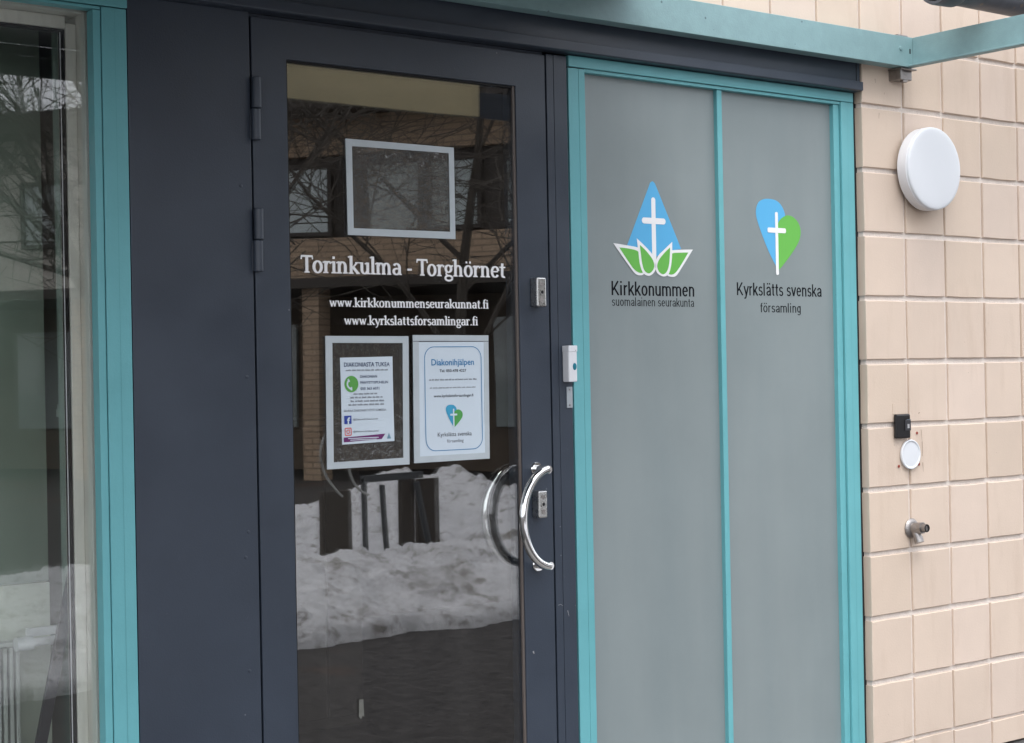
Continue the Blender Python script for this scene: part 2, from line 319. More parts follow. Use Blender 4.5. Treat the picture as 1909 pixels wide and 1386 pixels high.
def grotesk(txt, x0, x1, z, xh, y, name, M, parent, wt=.085, cap=1.38):
    """narrow sans letters drawn as even strokes; xh = x-height"""
    mb = MB(); cnt = [0]
    def rb(P, ox, k=1.0, sq=0):
        L = []; Rr = []; a, b = wt*k, wt*.92*k
        for i, p in enumerate(P):
            q0, q1 = P[max(i-1, 0)], P[min(i+1, len(P)-1)]; tx, ty = q1[0]-q0[0], q1[1]-q0[1]; d = math.hypot(tx, ty) or 1; nx, ny = -ty/d, tx/d
            wd = math.hypot(a*nx, b*ny); L.append((p[0]+nx*wd+ox, p[1]+ny*wd)); Rr.append((p[0]-nx*wd+ox, p[1]-ny*wd))
        cnt[0] += 1; yy = -cnt[0] % 5; n = len(P)
        mb.add([(q[0], yy, q[1]) for q in L]+[(q[0], yy, q[1]) for q in Rr], [(i, i+1, n+i+1, n+i) for i in range(n-1)])
    def arc(cx, cy, rx, ry, a0, a1, k=12): return [(cx+rx*math.cos(math.radians(a0+(a1-a0)*i/k)), cy+ry*math.sin(math.radians(a0+(a1-a0)*i/k))) for i in range(k+1)]
    w_ = wt; H = cap; up = .93
    def G(c, o):
        if c == 'K': rb([(.12, 0), (.12, H)], o); rb([(.18, .48), (.66, H)], o); rb([(.30, .72), (.70, 0)], o); return .78
        if c == 'i': rb([(.12, 0), (.12, 1)], o); rb([(.12, H-.17), (.12, H)], o); return .30
        if c == 'l': rb([(.12, 0), (.12, H)], o); return .30
        if c == 'r': rb([(.12, 0), (.12, 1)], o); rb(arc(.36, .66, .24, .27, 180, 85, 8), o); return .40
        if c == 'k': rb([(.12, 0), (.12, H)], o); rb([(.16, .38), (.52, 1)], o); rb([(.26, .58), (.56, 0)], o); return .60
        if c in 'oö': 
            rb(arc(.33, .5, .22, .44, 0, 360, 24), o)
            if c == 'ö':
                for d in (.2, .46): rb([(d, H-.16), (d, H)], o)
            return .66
        if c in 'nhm':
            rb([(.12, 0), (.12, H if c == 'h' else 1)], o)
            for q in ((0, .36) if c == 'm' else (0,)): rb(arc(.31+q, .66, .19, .27, 180, 0, 10)+[(.50+q, 0)], o)
            return .98 if c == 'm' else .62
        if c == 'u': rb([(.12, 1)]+arc(.31, .34, .19, .27, 180, 360, 10), o); rb([(.50, 1), (.50, 0)], o); return .62
        if c == 'e': rb(arc(.32, .5, .21, .43, 0, 320, 20), o); rb([(.12, .52), (.53, .52)], o, .9); return .63
        if c in 'aä':
            rb([(.12, .72)]+arc(.31, .70, .19, .23, 160, 0, 9)+[(.50, .12), (.54, .02)], o); rb(arc(.29, .27, .17, .20, 55, 340, 12), o); rb([(.36, .50), (.50, .56)], o, .9)
            if c == 'ä':
                for d in (.2, .44): rb([(d, H-.16), (d, H)], o)
            return .61
        if c == 's': rb(arc(.30, .71, .17, .22, 25, 260, 10)[:-1]+arc(.30, .28, .18, .22, 80, -160, 12), o); return .56
        if c == 't': rb([(.20, 1.28), (.20, .2)]+arc(.32, .2, .12, .13, 180, 280, 5), o); rb([(.04, .92), (.38, .92)], o, .85); return .40
        if c == 'f': rb([(.20, 0), (.20, 1.1)]+arc(.34, 1.12, .14, .20, 180, 80, 6), o); rb([(.04, .92), (.38, .92)], o, .85); return .38
        if c == 'y': rb([(.06, 1), (.30, .08)], o); rb([(.54, 1), (.30, .02), (.22, -.28), (.06, -.32)], o); return .59
        if c == 'v': rb([(.06, 1), (.29, .03)], o); rb([(.52, 1), (.29, .03)], o); return .58
        if c == 'g': rb(arc(.30, .5, .19, .43, 0, 360, 20), o); rb([(.50, 1), (.50, -.08)]+arc(.31, -.1, .19, .22, 0, -150, 9), o); return .62
        return .30
    x = 0
    for c in txt: x += G(c, x)+.035
    xs = [v[0] for v in mb.v]; a, b = min(xs), max(xs); sx = (x1-x0)/(b-a)
    mb.v = [((v[0]-a)*sx+x0, y+v[1]*.00012, v[2]*xh+z) for v in mb.v]
    return mb.build(name, M, parent, fix=False)

M_vinyl = mat("white_vinyl", (.82, .82, .83), .5)
M_ink = mat("black_vinyl", (.006, .007, .010), .8, spec=.1)
M_ink2 = mat("grey_ink", (.06, .065, .08), .6)

# ================================================================== SETTING
# ground: one sheet to the horizon
def ground_mat():
    M = mat("wet_asphalt", (.052, .048, .047), .85, spec=.2, var=.8, vscale=13, specks=(26, .22, (.012, .012, .012), .4))
    n, l = M.node_tree.nodes, M.node_tree.links; b = n['Principled BSDF']
    old = b.inputs['Base Color'].links[0].from_socket
    geo = n.new("ShaderNodeNewGeometry"); t = n.new("ShaderNodeTexNoise"); t.inputs['Scale'].default_value = .5; t.inputs['Detail'].default_value = 3; l.new(geo.outputs['Position'], t.inputs['Vector'])
    mr = n.new("ShaderNodeMapRange"); mr.inputs[1].default_value = .6; mr.inputs[2].default_value = .72; l.new(t.outputs[0], mr.inputs[0])
    mx = n.new("ShaderNodeMix"); mx.data_type = 'RGBA'; mx.inputs[7].default_value = (.10, .055, .035, 1); l.new(mr.outputs[0], mx.inputs[0]); l.new(old, mx.inputs[6]); l.new(mx.outputs[2], b.inputs['Base Color'])
    t3 = n.new("ShaderNodeTexNoise"); t3.inputs['Scale'].default_value = 24; t3.inputs['Detail'].default_value = 6; l.new(geo.outputs['Position'], t3.inputs['Vector'])
    bp = n.new("ShaderNodeBump"); bp.inputs['Distance'].default_value = .010; l.new(t3.outputs[0], bp.inputs['Height']); l.new(bp.outputs[0], b.inputs['Normal'])
    return M
MB().add([(-400, -400, 0), (400, -400, 0), (400, 400, 0), (-400, 400, 0)], [(0, 1, 2, 3)]).build("ground", ground_mat(), **ST)

# snow bank across the forecourt (mirrored in the glass): edge, front ridge, back ridge
M_snow = mat("old_dirty_snow", (.93, .93, .95), .8, var=.06, vscale=2, bump=1, bscale=50)
def snow_nodes():
    n, l = M_snow.node_tree.nodes, M_snow.node_tree.links; b = n['Principled BSDF']
    old = b.inputs['Base Color'].links[0].from_socket
    geo = n.new("ShaderNodeNewGeometry")
    t = n.new("ShaderNodeTexNoise"); t.inputs['Scale'].default_value = 1.1; t.inputs['Detail'].default_value = 9; t.inputs['Roughness'].default_value = .7; l.new(geo.outputs['Position'], t.inputs['Vector'])
    cr = n.new("ShaderNodeValToRGB"); e = cr.color_ramp.elements; e[0].position = .555; e[1].position = .68; e[0].color = (0, 0, 0, 1); e[1].color = (.8, .8, .8, 1); l.new(t.outputs[0], cr.inputs[0])
    t2 = n.new("ShaderNodeTexNoise"); t2.inputs['Scale'].default_value = 10; t2.inputs['Detail'].default_value = 10; t2.inputs['Roughness'].default_value = .75; l.new(geo.outputs['Position'], t2.inputs['Vector'])
    c2 = n.new("ShaderNodeValToRGB"); e = c2.color_ramp.elements; e[0].position = .53; e[1].position = .60; e[1].color = (.62, .62, .62, 1); l.new(t2.outputs[0], c2.inputs[0])
    ad = n.new("ShaderNodeMix"); ad.data_type = 'RGBA'; ad.blend_type = 'SCREEN'; ad.inputs[0].default_value = 1; l.new(cr.outputs[0], ad.inputs[6]); l.new(c2.outputs[0], ad.inputs[7])
    mx = n.new("ShaderNodeMix"); mx.data_type = 'RGBA'; mx.inputs[7].default_value = (.24, .21, .175, 1); l.new(ad.outputs[2], mx.inputs[0]); l.new(old, mx.inputs[6]); l.new(mx.outputs[2], b.inputs['Base Color'])
def rough_bump(M, sc, dist, det=7):
    n, l = M.node_tree.nodes, M.node_tree.links; b = n['Principled BSDF']
    geo = n.new("ShaderNodeNewGeometry"); t = n.new("ShaderNodeTexNoise"); t.inputs['Scale'].default_value = sc; t.inputs['Detail'].default_value = det; t.inputs['Roughness'].default_value = .7; l.new(geo.outputs['Position'], t.inputs['Vector'])
    bp = n.new("ShaderNodeBump"); bp.inputs['Distance'].default_value = dist; l.new(t.outputs[0], bp.inputs['Height']); l.new(bp.outputs[0], b.inputs['Normal'])
snow_nodes(); rough_bump(M_snow, 9, .09)
def fb(x, y, s, o=4): return mnoise.fractal(Vector((x*s, y*s, 3.1)), 1.0, 2.0, o)
def snow_h(X, D):
    edge = 4.46+(X-.55)*.147+.10*math.sin(X*1.7)+.10*fb(X, 0, .9)+.07*fb(X, 5, 3.5)+.03*fb(X, 9, 12)
    t = D-edge
    if t < 0: return -.06
    def ss(a, b, v): v = min(1, max(0, (v-a)/(b-a))); return v*v*(3-2*v)
    def tab(T):
        for (a, p), (b, q_) in zip(T, T[1:]):
            if X <= b: return p+(q_-p)*ss(a, b, X)
        return T[-1][1]
    c1 = tab([(-5, .27), (-.4, .30), (1.23, .41), (2.04, .34), (2.95, .42), (4, .45), (12, .4)])
    c2 = tab([(-5, .1), (1, .08), (2.0, .14), (2.45, .22), (3.05, .46), (3.5, .52), (4.0, .69), (4.25, .60), (4.6, .40), (5.2, .42), (7, .5), (12, .3)])
    r1 = c1*math.sqrt(max(0, math.sin(min(t/1.05, 1)*PI/2)))
    dip = -.17*ss(5.7, 6.2, D)*(1-ss(6.3, 7.2, D))
    r2 = (c2-c1)*ss(6.2, 7.5, D)
    back = -(.2+c2*.6)*ss(8.4, 10.5, D)
    h = r1+dip+r2+back
    h += (.07*fb(X, D, 2.0)+.05*mnoise.noise(Vector((X*4.2, D*4.2, 0)))+.045*fb(X, D, 8, 5)+.04*abs(mnoise.noise(Vector((X*11, D*11, 2))))-.015)*ss(0, .25, t)
    return max(h, -.06)
NX, NY = 480, 230; vs = []; fs = []
for j in range(NY+1):
    D = 3.9+7.6*(j/NY)**1.35
    for i in range(NX+1):
        X = -3.5+12.5*i/NX; vs.append((X, -D+.06, snow_h(X, D)))
for j in range(NY):
    for i in range(NX): a = j*(NX+1)+i; fs.append((a, a+NX+1, a+NX+2, a+1))
sb = MB(); sb.add(vs, fs, 0, True)
sb.build("snow_bank", M_snow, fix=False, kind='stuff', label='long dirty ploughed snow bank on the dark asphalt, mirrored in the door glass', category='snow bank')

# ================================================================== OPPOSITE BUILDING (seen mirrored)
def brick_mat():
    M = mat("red_brown_brick", (.30, .19, .12), .85)
    n, l = M.node_tree.nodes, M.node_tree.links; b = n['Principled BSDF']
    tc = n.new("ShaderNodeTexCoord"); mp = n.new("ShaderNodeMapping"); mp.inputs['Rotation'].default_value = (PI/2, 0, 0); l.new(tc.outputs['Object'], mp.inputs[0])
    br = n.new("ShaderNodeTexBrick"); br.inputs['Scale'].default_value = 1; br.inputs['Brick Width'].default_value = .28; br.inputs['Row Height'].default_value = .088; br.inputs['Mortar Size'].default_value = .012; br.inputs['Mortar Smooth'].default_value = .2
    br.inputs['Color1'].default_value = (.47, .34, .23, 1); br.inputs['Color2'].default_value = (.41, .29, .195, 1); br.inputs['Mortar'].default_value = (.29, .215, .15, 1)
    l.new(mp.outputs[0], br.inputs[0]); l.new(br.outputs[0], b.inputs['Base Color'])
    bp = n.new("ShaderNodeBump"); bp.inputs['Distance'].default_value = .01; bp.invert = True; l.new(br.outputs[1], bp.inputs['Height']); l.new(bp.outputs[0], b.inputs['Normal'])
    return M
M_brick = brick_mat()
M_dark = mat("dark_brown_trim", (.045, .035, .028), .6)
M_roofd = mat("dark_roof_felt", (.05, .055, .06), .8, var=.2)
M_pane = mat("pale_curtained_pane", (.42, .47, .46), .06, spec=.9, var=.25, vscale=1.3)
bd = thing("brick_building", "low brown brick building across the yard with a dark window band under deep eaves", "building", (9.43, -16.45, 0), math.atan2(-.84, -.54))
MB().box(-9, 15, 0, 9, 4.77, 5.33).box(-9, 15, .0, 9, 2.95, 3.56).build("wall", M_brick, bd)
MB().box(-9, 15, 2.6, 9, 0, 2.95).build("ground_floor_wall", mat("brown_plaster", (.15, .115, .085), .8, var=.3, vscale=1.5), bd)
MB().box(-9, 15, .18, 8.8, 3.56, 4.77).build("window_band", M_dark, bd)
M_render = mat("pale_render", (.62, .58, .51), .9, var=.2, vscale=1.5)
MB().box(3.0, 15.01, -.03, -.001, 3.561, 5.33).box(3.0, 15.01, -.03, -.001, 2.96, 3.56).build("render_panel", M_render, bd)
MB().box(-9.6, 15.6, -.75, 9.6, 5.33, 5.62).build("eave", M_dark, bd)
MB().add([(-9.7, -.8, 5.62), (15.7, -.8, 5.62), (15.7, 9.7, 5.62), (-9.7, 9.7, 5.62), (-5, 4.4, 6.2), (11, 4.4, 6.2)], [(0, 1, 5, 4), (1, 2, 5), (2, 3, 4, 5), (3, 0, 4), (3, 2, 1, 0)]).build("roof", M_roofd, bd)
MB().box(-9, 15, -.25, 2.6, 2.80, 2.95).build("floor_slab", M_dark, bd)
s0 = -8.6; wm = None
for s0, s1 in [(-8.2, -7.2), (-6.6, -5.6), (-5.2, -4.1), (-3.6, -2.6), (-2.4, -1.59), (-1.17, -.46), (-.25, .55), (1.18, 2.6), (5.6, 6.3), (7.6, 8.4), (10.4, 11.4), (12.8, 13.8)]:
    f = MB().box(s0-.06, s1+.06, .08, .18, 3.60, 3.66).box(s0-.06, s1+.06, .08, .18, 4.60, 4.66).box(s0-.06, s0, .08, .18, 3.66, 4.60).box(s1, s1+.06, .08, .18, 3.66, 4.60).build("window", M_dark, bd)
    p = MB().box(s0, s1, .13, .16, 3.66, 4.60).build("pane", M_pane, f)
    if s0 > 3: f.location.y = -.22; p.location.y = 0
for s0 in (-7, -3.4, 1.28, 5.2, 9.2, 13):
    MB().box(s0, s0+.28, -.1, .3, 0, 2.80).build("pillar", M_brick, bd)
for s0 in (-6, -1.9, 3, 7):
    MB().box(s0, s0+1.4, 2.52, 2.6, .7, 2.4).build("pane", M_pane, bd)

# ================================================================== BARE TREES (seen mirrored)
M_bark = mat("dark_bark", (.055, .045, .035), .9, var=.3, vscale=20)
def bare_tree(x, y, h, seed, label, spread=.55, n0=7, fat=.012):
    rnd = random.Random(seed); t = thing("bare_tree", label, "tree", (x, y, 0)); tr = MB(); cr = MB()
    def grow(p, d, L, r, lv, mb):
        pts = [p]; n = 5; rr = [r]
        for i in range(n):
            d = (d+Vector((rnd.gauss(0, .13), rnd.gauss(0, .13), rnd.gauss(.02, .10)))).normalized(); p = p+d*L/n; pts.append(p); rr.append(r*(1-.62*(i+1)/n))
        mb.tube(pts, rr, 7 if lv == 0 else (5 if lv == 1 else 3), 0, False)
        if lv >= 4 : return
        k = (n0, 7, 6, 4)[lv]
        for i in range(k):
            q = .28+.70*(i+rnd.random()*.6)/k; j = min(int(q*n), n-1); base = pts[j].lerp(pts[j+1], q*n-j)
            ax = Vector((rnd.gauss(0, 1), rnd.gauss(0, 1), rnd.gauss(0, .6))).normalized()
            nd = (d*(.45 if lv else .5)+ax*spread*1.5+Vector((0, 0, .12))).normalized()
            grow(base, nd, L*rnd.uniform(.42, .66), max(rr[j]*.5, (.014, .009, .0065, .0048)[lv]), lv+1, cr)
    grow(Vector((x, y, -.1)), Vector((0, 0, 1)), h*.75, h*fat, 0, tr)
    tr.build("trunk", M_bark, t, fix=False); cr.build("crown", M_bark, t, fix=False)
bare_tree(7.6, -9.9, 7.0, 3, "bare spreading tree mirrored in the right of the door glass behind the snow bank")
bare_tree(2.1, -8.6, 6.4, 11, "bare twiggy tree mirrored in the left window, nearer the wall", n0=9)
bare_tree(-.7, -8.2, 6.0, 17, "bare twiggy tree at the yard's far left, mirrored at the window's left edge", n0=8)
bare_tree(4.2, -13.0, 7.4, 5, "thin bare tree farther back in the yard, close to the brick building", n0=10)
bare_tree(4.7, -9.0, 6.0, 21, "slender bare tree mirrored in the middle of the door glass", n0=7)

# ================================================================== dark boards and racks stuck in the snow
M_board = mat("weathered_dark_board", (.05, .04, .032), .75, var=.3, vscale=6, stretch=(8, 8, 1))
M_post = mat("dark_steel_post", (.06, .065, .07), .45)
M_galv = mat("galvanised_tube", (.42, .42, .40), .35, metal=.7)
gp = "upright boards in the snow bank"
for lab, x0, x1, z1, dd in [("widest dark board standing leftmost in the snow bank", 1.64, 1.87, .76, 6.0), ("dark board leaning in the middle of the snow bank", 2.30, 2.41, .80, 6.05), ("short dark board rightmost of the three in the snow", 2.47, 2.64, .79, 6.1)]:
    o = B(x0, x1, -dd+.06, -dd+.10, .1, z1).build("board", M_board, bevel=.004); o['label'] = lab; o['category'] = 'board'; o['group'] = gp
rk = thing("bicycle_rack", "steel tube bicycle rack half buried in the snow bank", "bicycle rack", (2.1, -5.9, 0))
MB().box(2.0, 2.03, -5.98, -5.95, .1, .83).build("post", M_post, rk)
MB().tube([(2.17, -5.92, .15), (2.13, -5.92, .78)], .02, 8).build("post", M_post, rk)
MB().tube([(2.53, -5.92, .2), (2.40, -5.92, .78)], .02, 8).build("post", M_post, rk)
MB().box(2.0, 2.47, -5.985, -5.945, .80, .845).build("crossbar", M_post, rk)
def bez(p0, p1, p2, n=14): return [tuple((1-t)**2*a+2*t*(1-t)*b+t*t*c for a, b, c in zip(p0, p1, p2)) for t in [i/n for i in range(n+1)]]
MB().tube(bez((1.69, -5.9, 1.14), (1.56, -5.9, .93), (1.80, -5.9, .72)), .009, 8).build("hoop", M_galv, rk)
MB().tube(bez((1.86, -5.9, .90), (1.88, -5.9, .77), (2.01, -5.9, .72)), .009, 8).build("hoop", M_galv, rk)

# ================================================================== ROOM behind the glass
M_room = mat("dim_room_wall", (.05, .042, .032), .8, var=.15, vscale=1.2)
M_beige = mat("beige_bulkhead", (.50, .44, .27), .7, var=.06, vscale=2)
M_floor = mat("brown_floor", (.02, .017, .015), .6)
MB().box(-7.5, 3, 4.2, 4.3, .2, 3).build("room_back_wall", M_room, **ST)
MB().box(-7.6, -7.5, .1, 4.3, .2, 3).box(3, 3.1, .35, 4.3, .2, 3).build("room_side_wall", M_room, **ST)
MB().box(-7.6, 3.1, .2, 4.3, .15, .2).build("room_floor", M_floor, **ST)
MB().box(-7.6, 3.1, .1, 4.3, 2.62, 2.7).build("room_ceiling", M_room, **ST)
M_int = mat("dark_green_grey_partition", (.17, .21, .175), .8)
MB().box(-2.40, -2.32, .3, 4.2, .2, 2.62).build("room_partition", M_int, **ST)
c = MB()
for i in range(34):
    pass
cb = thing("wooden_cabinet", "narrow brown cupboard standing in the dim hall behind the door", "cabinet", (-.9, 1.9, .2))
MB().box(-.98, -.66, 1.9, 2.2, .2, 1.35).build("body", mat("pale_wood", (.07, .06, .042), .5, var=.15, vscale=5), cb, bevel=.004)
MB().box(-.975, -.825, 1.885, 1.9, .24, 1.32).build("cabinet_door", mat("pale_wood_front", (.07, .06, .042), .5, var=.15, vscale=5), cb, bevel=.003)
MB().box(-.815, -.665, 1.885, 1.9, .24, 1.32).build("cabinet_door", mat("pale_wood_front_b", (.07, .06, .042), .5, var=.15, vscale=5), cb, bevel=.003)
# one wall painted shaded above and lit below, radiator, heating riser and leaning strip inside the left window
M_pale = mat("lit_green_wall", (.60, .64, .55), .7, var=.08, vscale=3)
MB().box(-3.6, -2.462, .47, .53, 1.022, 2.62).build("interior_wall_shaded", mat("shaded_green_wall", (.27, .33, .28), .8, var=.1), **ST)
MB().box(-3.6, -2.462, .465, .53, .2, 1.02).build("interior_wall_lit", M_pale, **ST)
M_rad = mat("radiator_enamel", (.42, .44, .42), .4)
rd = thing("radiator", "white ribbed radiator low inside the left window", "radiator", (-3.0, .4, .25))
for i in range(60):
    MB().box(-2.572-.0150*i-.0095, -2.572-.0150*i, .38, .43, .3, .885).build("fin", M_rad, rd, bevel=.002)
MB().box(-3.47, -2.566, .385, .425, .886, .897).build("top_rail", M_rad, rd, bevel=.004)
MB().tube([(-2.585, .37, .893), (-2.545, .37, .893)], .0165, 20).tube([(-2.545, .37, .893), (-2.47, .38, .893)], .010, 14).box(-2.552, -2.478, .385, .395, .905, .925).build("valve", M_white, rd)
M_pipe = mat("pale_green_pipe_paint", (.30, .37, .33), .45, var=.1, vscale=8)
hp = thing("heating_pipe", "pale green heating riser pipe standing inside the left window", "pipe", (-2.46, .38, .2))
MB().tube([(-2.452, .38, .905), (-2.455, .38, 2.6)], .0125, 16).build("riser", M_pipe, hp)
MB().lathe((-2.453, .38, 1.42), (0, 0, 1), [(0, .012), (0, .018), (.018, .018), (.018, .0155), (.03, .0155), (.03, .012)], 18).build("coupling", M_pipe, hp)
ls = B(-.0135, .0135, -.006, .006, 0, 1.15).build("leaning_strip", mat("dark_slate_strip", (.035, .033, .045), .5), bevel=.002)
ls['label'] = "dark flat strip leaning diagonally inside the left window by the radiator"; ls['category'] = 'strip'
ls.location = (-2.662, .30, .2); ls.rotation_euler = (0, math.radians(12.6), 0)

# ================================================================== TILED WALL
tw = thing("tiled_wall", "buff square tiled wall with pale joints right of the frosted window", "wall", (0, 0, 0))
def tile_mesh(w_, h_, seed, mi, side=True):
    rnd = random.Random(seed); ji = .0010; ch = .0024
    xs = [0, .5, 1]; ring = []
    for a, b in [(0, 0), (.5, 0), (1, 0), (1, .5), (1, 1), (.5, 1), (0, 1), (0, .5)]:
        ring.append((a*w_+rnd.uniform(-ji, ji), b*h_+rnd.uniform(-ji, ji)))
    inner = [(x+(ch if x < w_*.25 else -ch if x > w_*.75 else 0)*rnd.uniform(.6, 1.2), z+(ch if z < h_*.25 else -ch if z > h_*.75 else 0)*rnd.uniform(.6, 1.2)) for x, z in ring]
    v = [(x, 0, z) for x, z in inner]+[(x, .0020, z) for x, z in ring]+[(x, .092, z) for x, z in ring]
    f = [tuple(range(8))[::-1]]+[(i, (i+1) % 8, 8+(i+1) % 8, 8+i) for i in range(8)]+[(8+i, 8+(i+1) % 8, 16+(i+1) % 8, 16+i) for i in range(8)]
    me = bpy.data.meshes.new("tile"); me.from_pydata(v, [], f); me.materials.append(M_tiles[mi])
    b = bmesh.new(); b.from_mesh(me); bmesh.ops.recalc_face_normals(b, faces=b.faces); b.to_mesh(me); b.free()
    return me
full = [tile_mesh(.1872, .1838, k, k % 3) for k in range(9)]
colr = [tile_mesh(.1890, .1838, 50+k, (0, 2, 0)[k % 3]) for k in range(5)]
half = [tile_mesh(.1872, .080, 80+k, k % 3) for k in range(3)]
rnd = random.Random(5)
def put_tile(me, x, z):
    o = bpy.data.objects.new("tile", me); C.objects.link(o); o.parent = tw; o.location = (x+rnd.uniform(-.0012, .0012), rnd.uniform(-.0010, .0010), z+rnd.uniform(-.0008, .0008)); o.rotation_euler.y = rnd.uniform(-.003, .003)
ZT = 2.319
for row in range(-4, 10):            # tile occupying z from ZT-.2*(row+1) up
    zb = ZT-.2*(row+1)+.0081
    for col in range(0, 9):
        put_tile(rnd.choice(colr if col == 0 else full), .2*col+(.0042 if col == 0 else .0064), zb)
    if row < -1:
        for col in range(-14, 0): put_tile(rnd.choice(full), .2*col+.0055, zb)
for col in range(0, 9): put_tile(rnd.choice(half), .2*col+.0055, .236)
# mortar bed: recessed behind the tile faces
MB().box(.0085, 1.81, .0088, .091, .234, 3.12).box(-2.8, .0084, .0088, .30, 2.522, 3.12).build("mortar_bed", M_mortar, tw)
B(.012, 1.81, .0915, .35, .234, 3.12).build("wall_core", M_conc, tw)
# plinth below the tiles with its dark shadow gap
pl = B(-.0, 4, .02, .35, -.2, .222).build("plinth", M_conc, bevel=.004); pl['label'] = 'dark grey concrete plinth under the tiled wall'; pl['category'] = 'plinth'
# dark gap strip between the frosted window and the tile return
B(-.0145, .0082, .0300, .34, .234, 2.52).build("joint_seal", M_gap, tw)
pw = MB().box(1.82, 6, .0, .35, .234, 3.6).box(-12, 1.82, .05, .35, 3.13, 3.6).box(-12, -4.6, .05, .35, .0, 3.13).build("plain_wall", M_mortar); pw['label'] = 'plain rendered wall continuing beyond the tiles'; pw['category'] = 'wall'

# drips and stains as thin marks on tiles
def marks(name, label, segs, y, M, parent=None):
    mb = MB()
    for x0, z0, x1, z1, wd in segs:
        dx, dz = x1-x0, z1-z0; L = math.hypot(dx, dz) or 1; nx, nz = -dz/L*wd/2, dx/L*wd/2
        mb.poly([(x0+nx, z0+nz), (x1+nx*.4, z1+nz*.4), (x1-nx*.4, z1-nz*.4), (x0-nx, z0-nz)], y)
    return mb.build(name, M, parent)
M_stain = mat("brown_stain", (.25, .17, .12), .8)
marks("stain", "", [(.065, 2.405, .068, 2.392, .002), (.108, 2.366, .109, 2.360, .002), (.082, 2.30, .080, 2.282, .0018), (.258, 1.30, .262, 1.262, .002), (.262, 1.262, .263, 1.215, .0025), (.263, 1.195, .265, 1.165, .0025), (.247, 1.352, .252, 1.356, .004), (.20, 1.352, .192, 1.335, .003)], -.0016, M_stain, tw)

# ================================================================== FASCIA over the door
fa = thing("fascia", "dark slate metal fascia with a drip lip above the door and windows", "fascia", (-1.2, 0, 2.4))
B(-4.6, -.0005, .004, .03, 2.388, 2.5205).build("sheet", M_slate, fa)
MB().add([(-4.6, .004, 2.3885), (-4.6, -.016, 2.3865), (-4.6, -.016, 2.361), (-4.6, -.010, 2.358), (-4.6, .03, 2.358), (-4.6, .03, 2.3885),
          (-.008, .004, 2.3885), (-.008, -.016, 2.3865), (-.008, -.016, 2.361), (-.008, -.010, 2.358), (-.008, .03, 2.358), (-.008, .03, 2.3885)],
         [(0, 1, 7, 6), (1, 2, 8, 7), (2, 3, 9, 8), (3, 4, 10, 9), (4, 5, 11, 10), (5, 0, 6, 11), (0, 5, 4, 3, 2, 1), (6, 7, 8, 9, 10, 11)]).build("drip_lip", M_slate, fa, bevel=.0012)
B(-4.6, -.013, .031, .34, 2.358, 2.519).build("core", M_gap, fa)
B(-.018, -.016, .0028, .004, 2.392, 2.45).build("end_seam", M_gap, fa)

# ================================================================== DARK SURROUND: side panel, jamb, header
ds = thing("door_surround", "dark slate blue steel panel and jambs around the glazed door", "door frame", (-1.7, .02, .2))
B(-2.4405, -2.1355, .02, .06, .25, 2.358).build("side_panel", M_slate, ds, bevel=.0012)
B(-1.2440, -1.2202, .02, .09, .25, 2.352).build("jamb", M_slate, ds, bevel=.001)
B(-1.2192, -1.1745, .0195, .09, .25, 2.352).build("jamb", M_slate, ds, bevel=.001)
B(-2.131, -1.246, .034, .09, 2.3505, 2.3575).build("head_rebate", M_slate, ds)
MB().box(-2.1355, -2.130, .045, .09, .25, 2.352).box(-1.2495, -1.244, .045, .09, .25, 2.352).box(-1.2202, -1.2192, .024, .09, .25, 2.352).box(-1.1745, -1.170, .04, .09, .25, 2.352).build("gap_seal", M_gap, ds)
B(-2.5, -1.1, -.02, .09, .2, .247).build("threshold", mat("threshold_aluminium", (.3, .3, .3), .4, metal=.8), ds, bevel=.003)
for x, z in [(-2.158, 1.507), (-2.161, 1.147), (-2.169, 1.088), (-2.165, .825), (-2.164, 1.95)]:
    MB().lathe((x, .0201, z), (0, -1, 0), [(0, .0042), (.0012, .0042), (.002, .003), (.002, 0)], 12).build("rivet", M_slate, ds)
M_chip = mat("bare_metal_scratch", (.33, .33, .34), .5)
marks("scratch", "", [(-1.2380, .8850, -1.2300, .8870, .0014), (-1.2300, .8870, -1.2215, .8815, .0012), (-1.2060, .868, -1.2015, .8520, .0022)], .0188, M_chip, ds)

rs = random.Random(9); sc_ = []
for _ in range(16):
    x = rs.uniform(-2.42, -2.15) if rs.random() < .6 else rs.uniform(-1.217, -1.178); z = .3+rs.random()**1.6*1.5; a = rs.uniform(-1.2, 1.2); L = rs.uniform(.004, .018)
    sc_.append((x, z, x+L*math.sin(a), z+L*math.cos(a), rs.uniform(.0005, .0011)))
marks("scratch", "", sc_, .0186, mat("faint_scuff", (.085, .095, .115), .6), ds)
# ================================================================== DOOR
dr = thing("glazed_door", "dark slate blue door with tall glass pane, white lettering and steel bow handle", "door", (-1.69, .02, .25))
DX0, DX1, DZ1 = -2.130, -1.2495, 2.3475
GX0, GX1, GZ0, GZ1 = -2.0375, -1.3495, .42, 2.2565
lf = MB().box(DX0, GX0, .02, .078, .26, DZ1).box(GX1, DX1, .02, .078, .26, DZ1).box(GX0, GX1, .02, .078, GZ1, DZ1).box(GX0, GX1, .02, .078, .26, GZ0)
b_ = bmesh.new(); me = bpy.data.meshes.new("door_leaf")
vv = lambda x, z, y: b_.verts.new((x, y, z))
O = [(DX0, .26), (DX1, .26), (DX1, DZ1), (DX0, DZ1)]; I = [(GX0, GZ0), (GX1, GZ0), (GX1, GZ1), (GX0, GZ1)]
of, ob, nf, nb = ([vv(x, z, y) for x, z in L] for L, y in ((O, .02), (O, .078), (I, .02), (I, .078)))
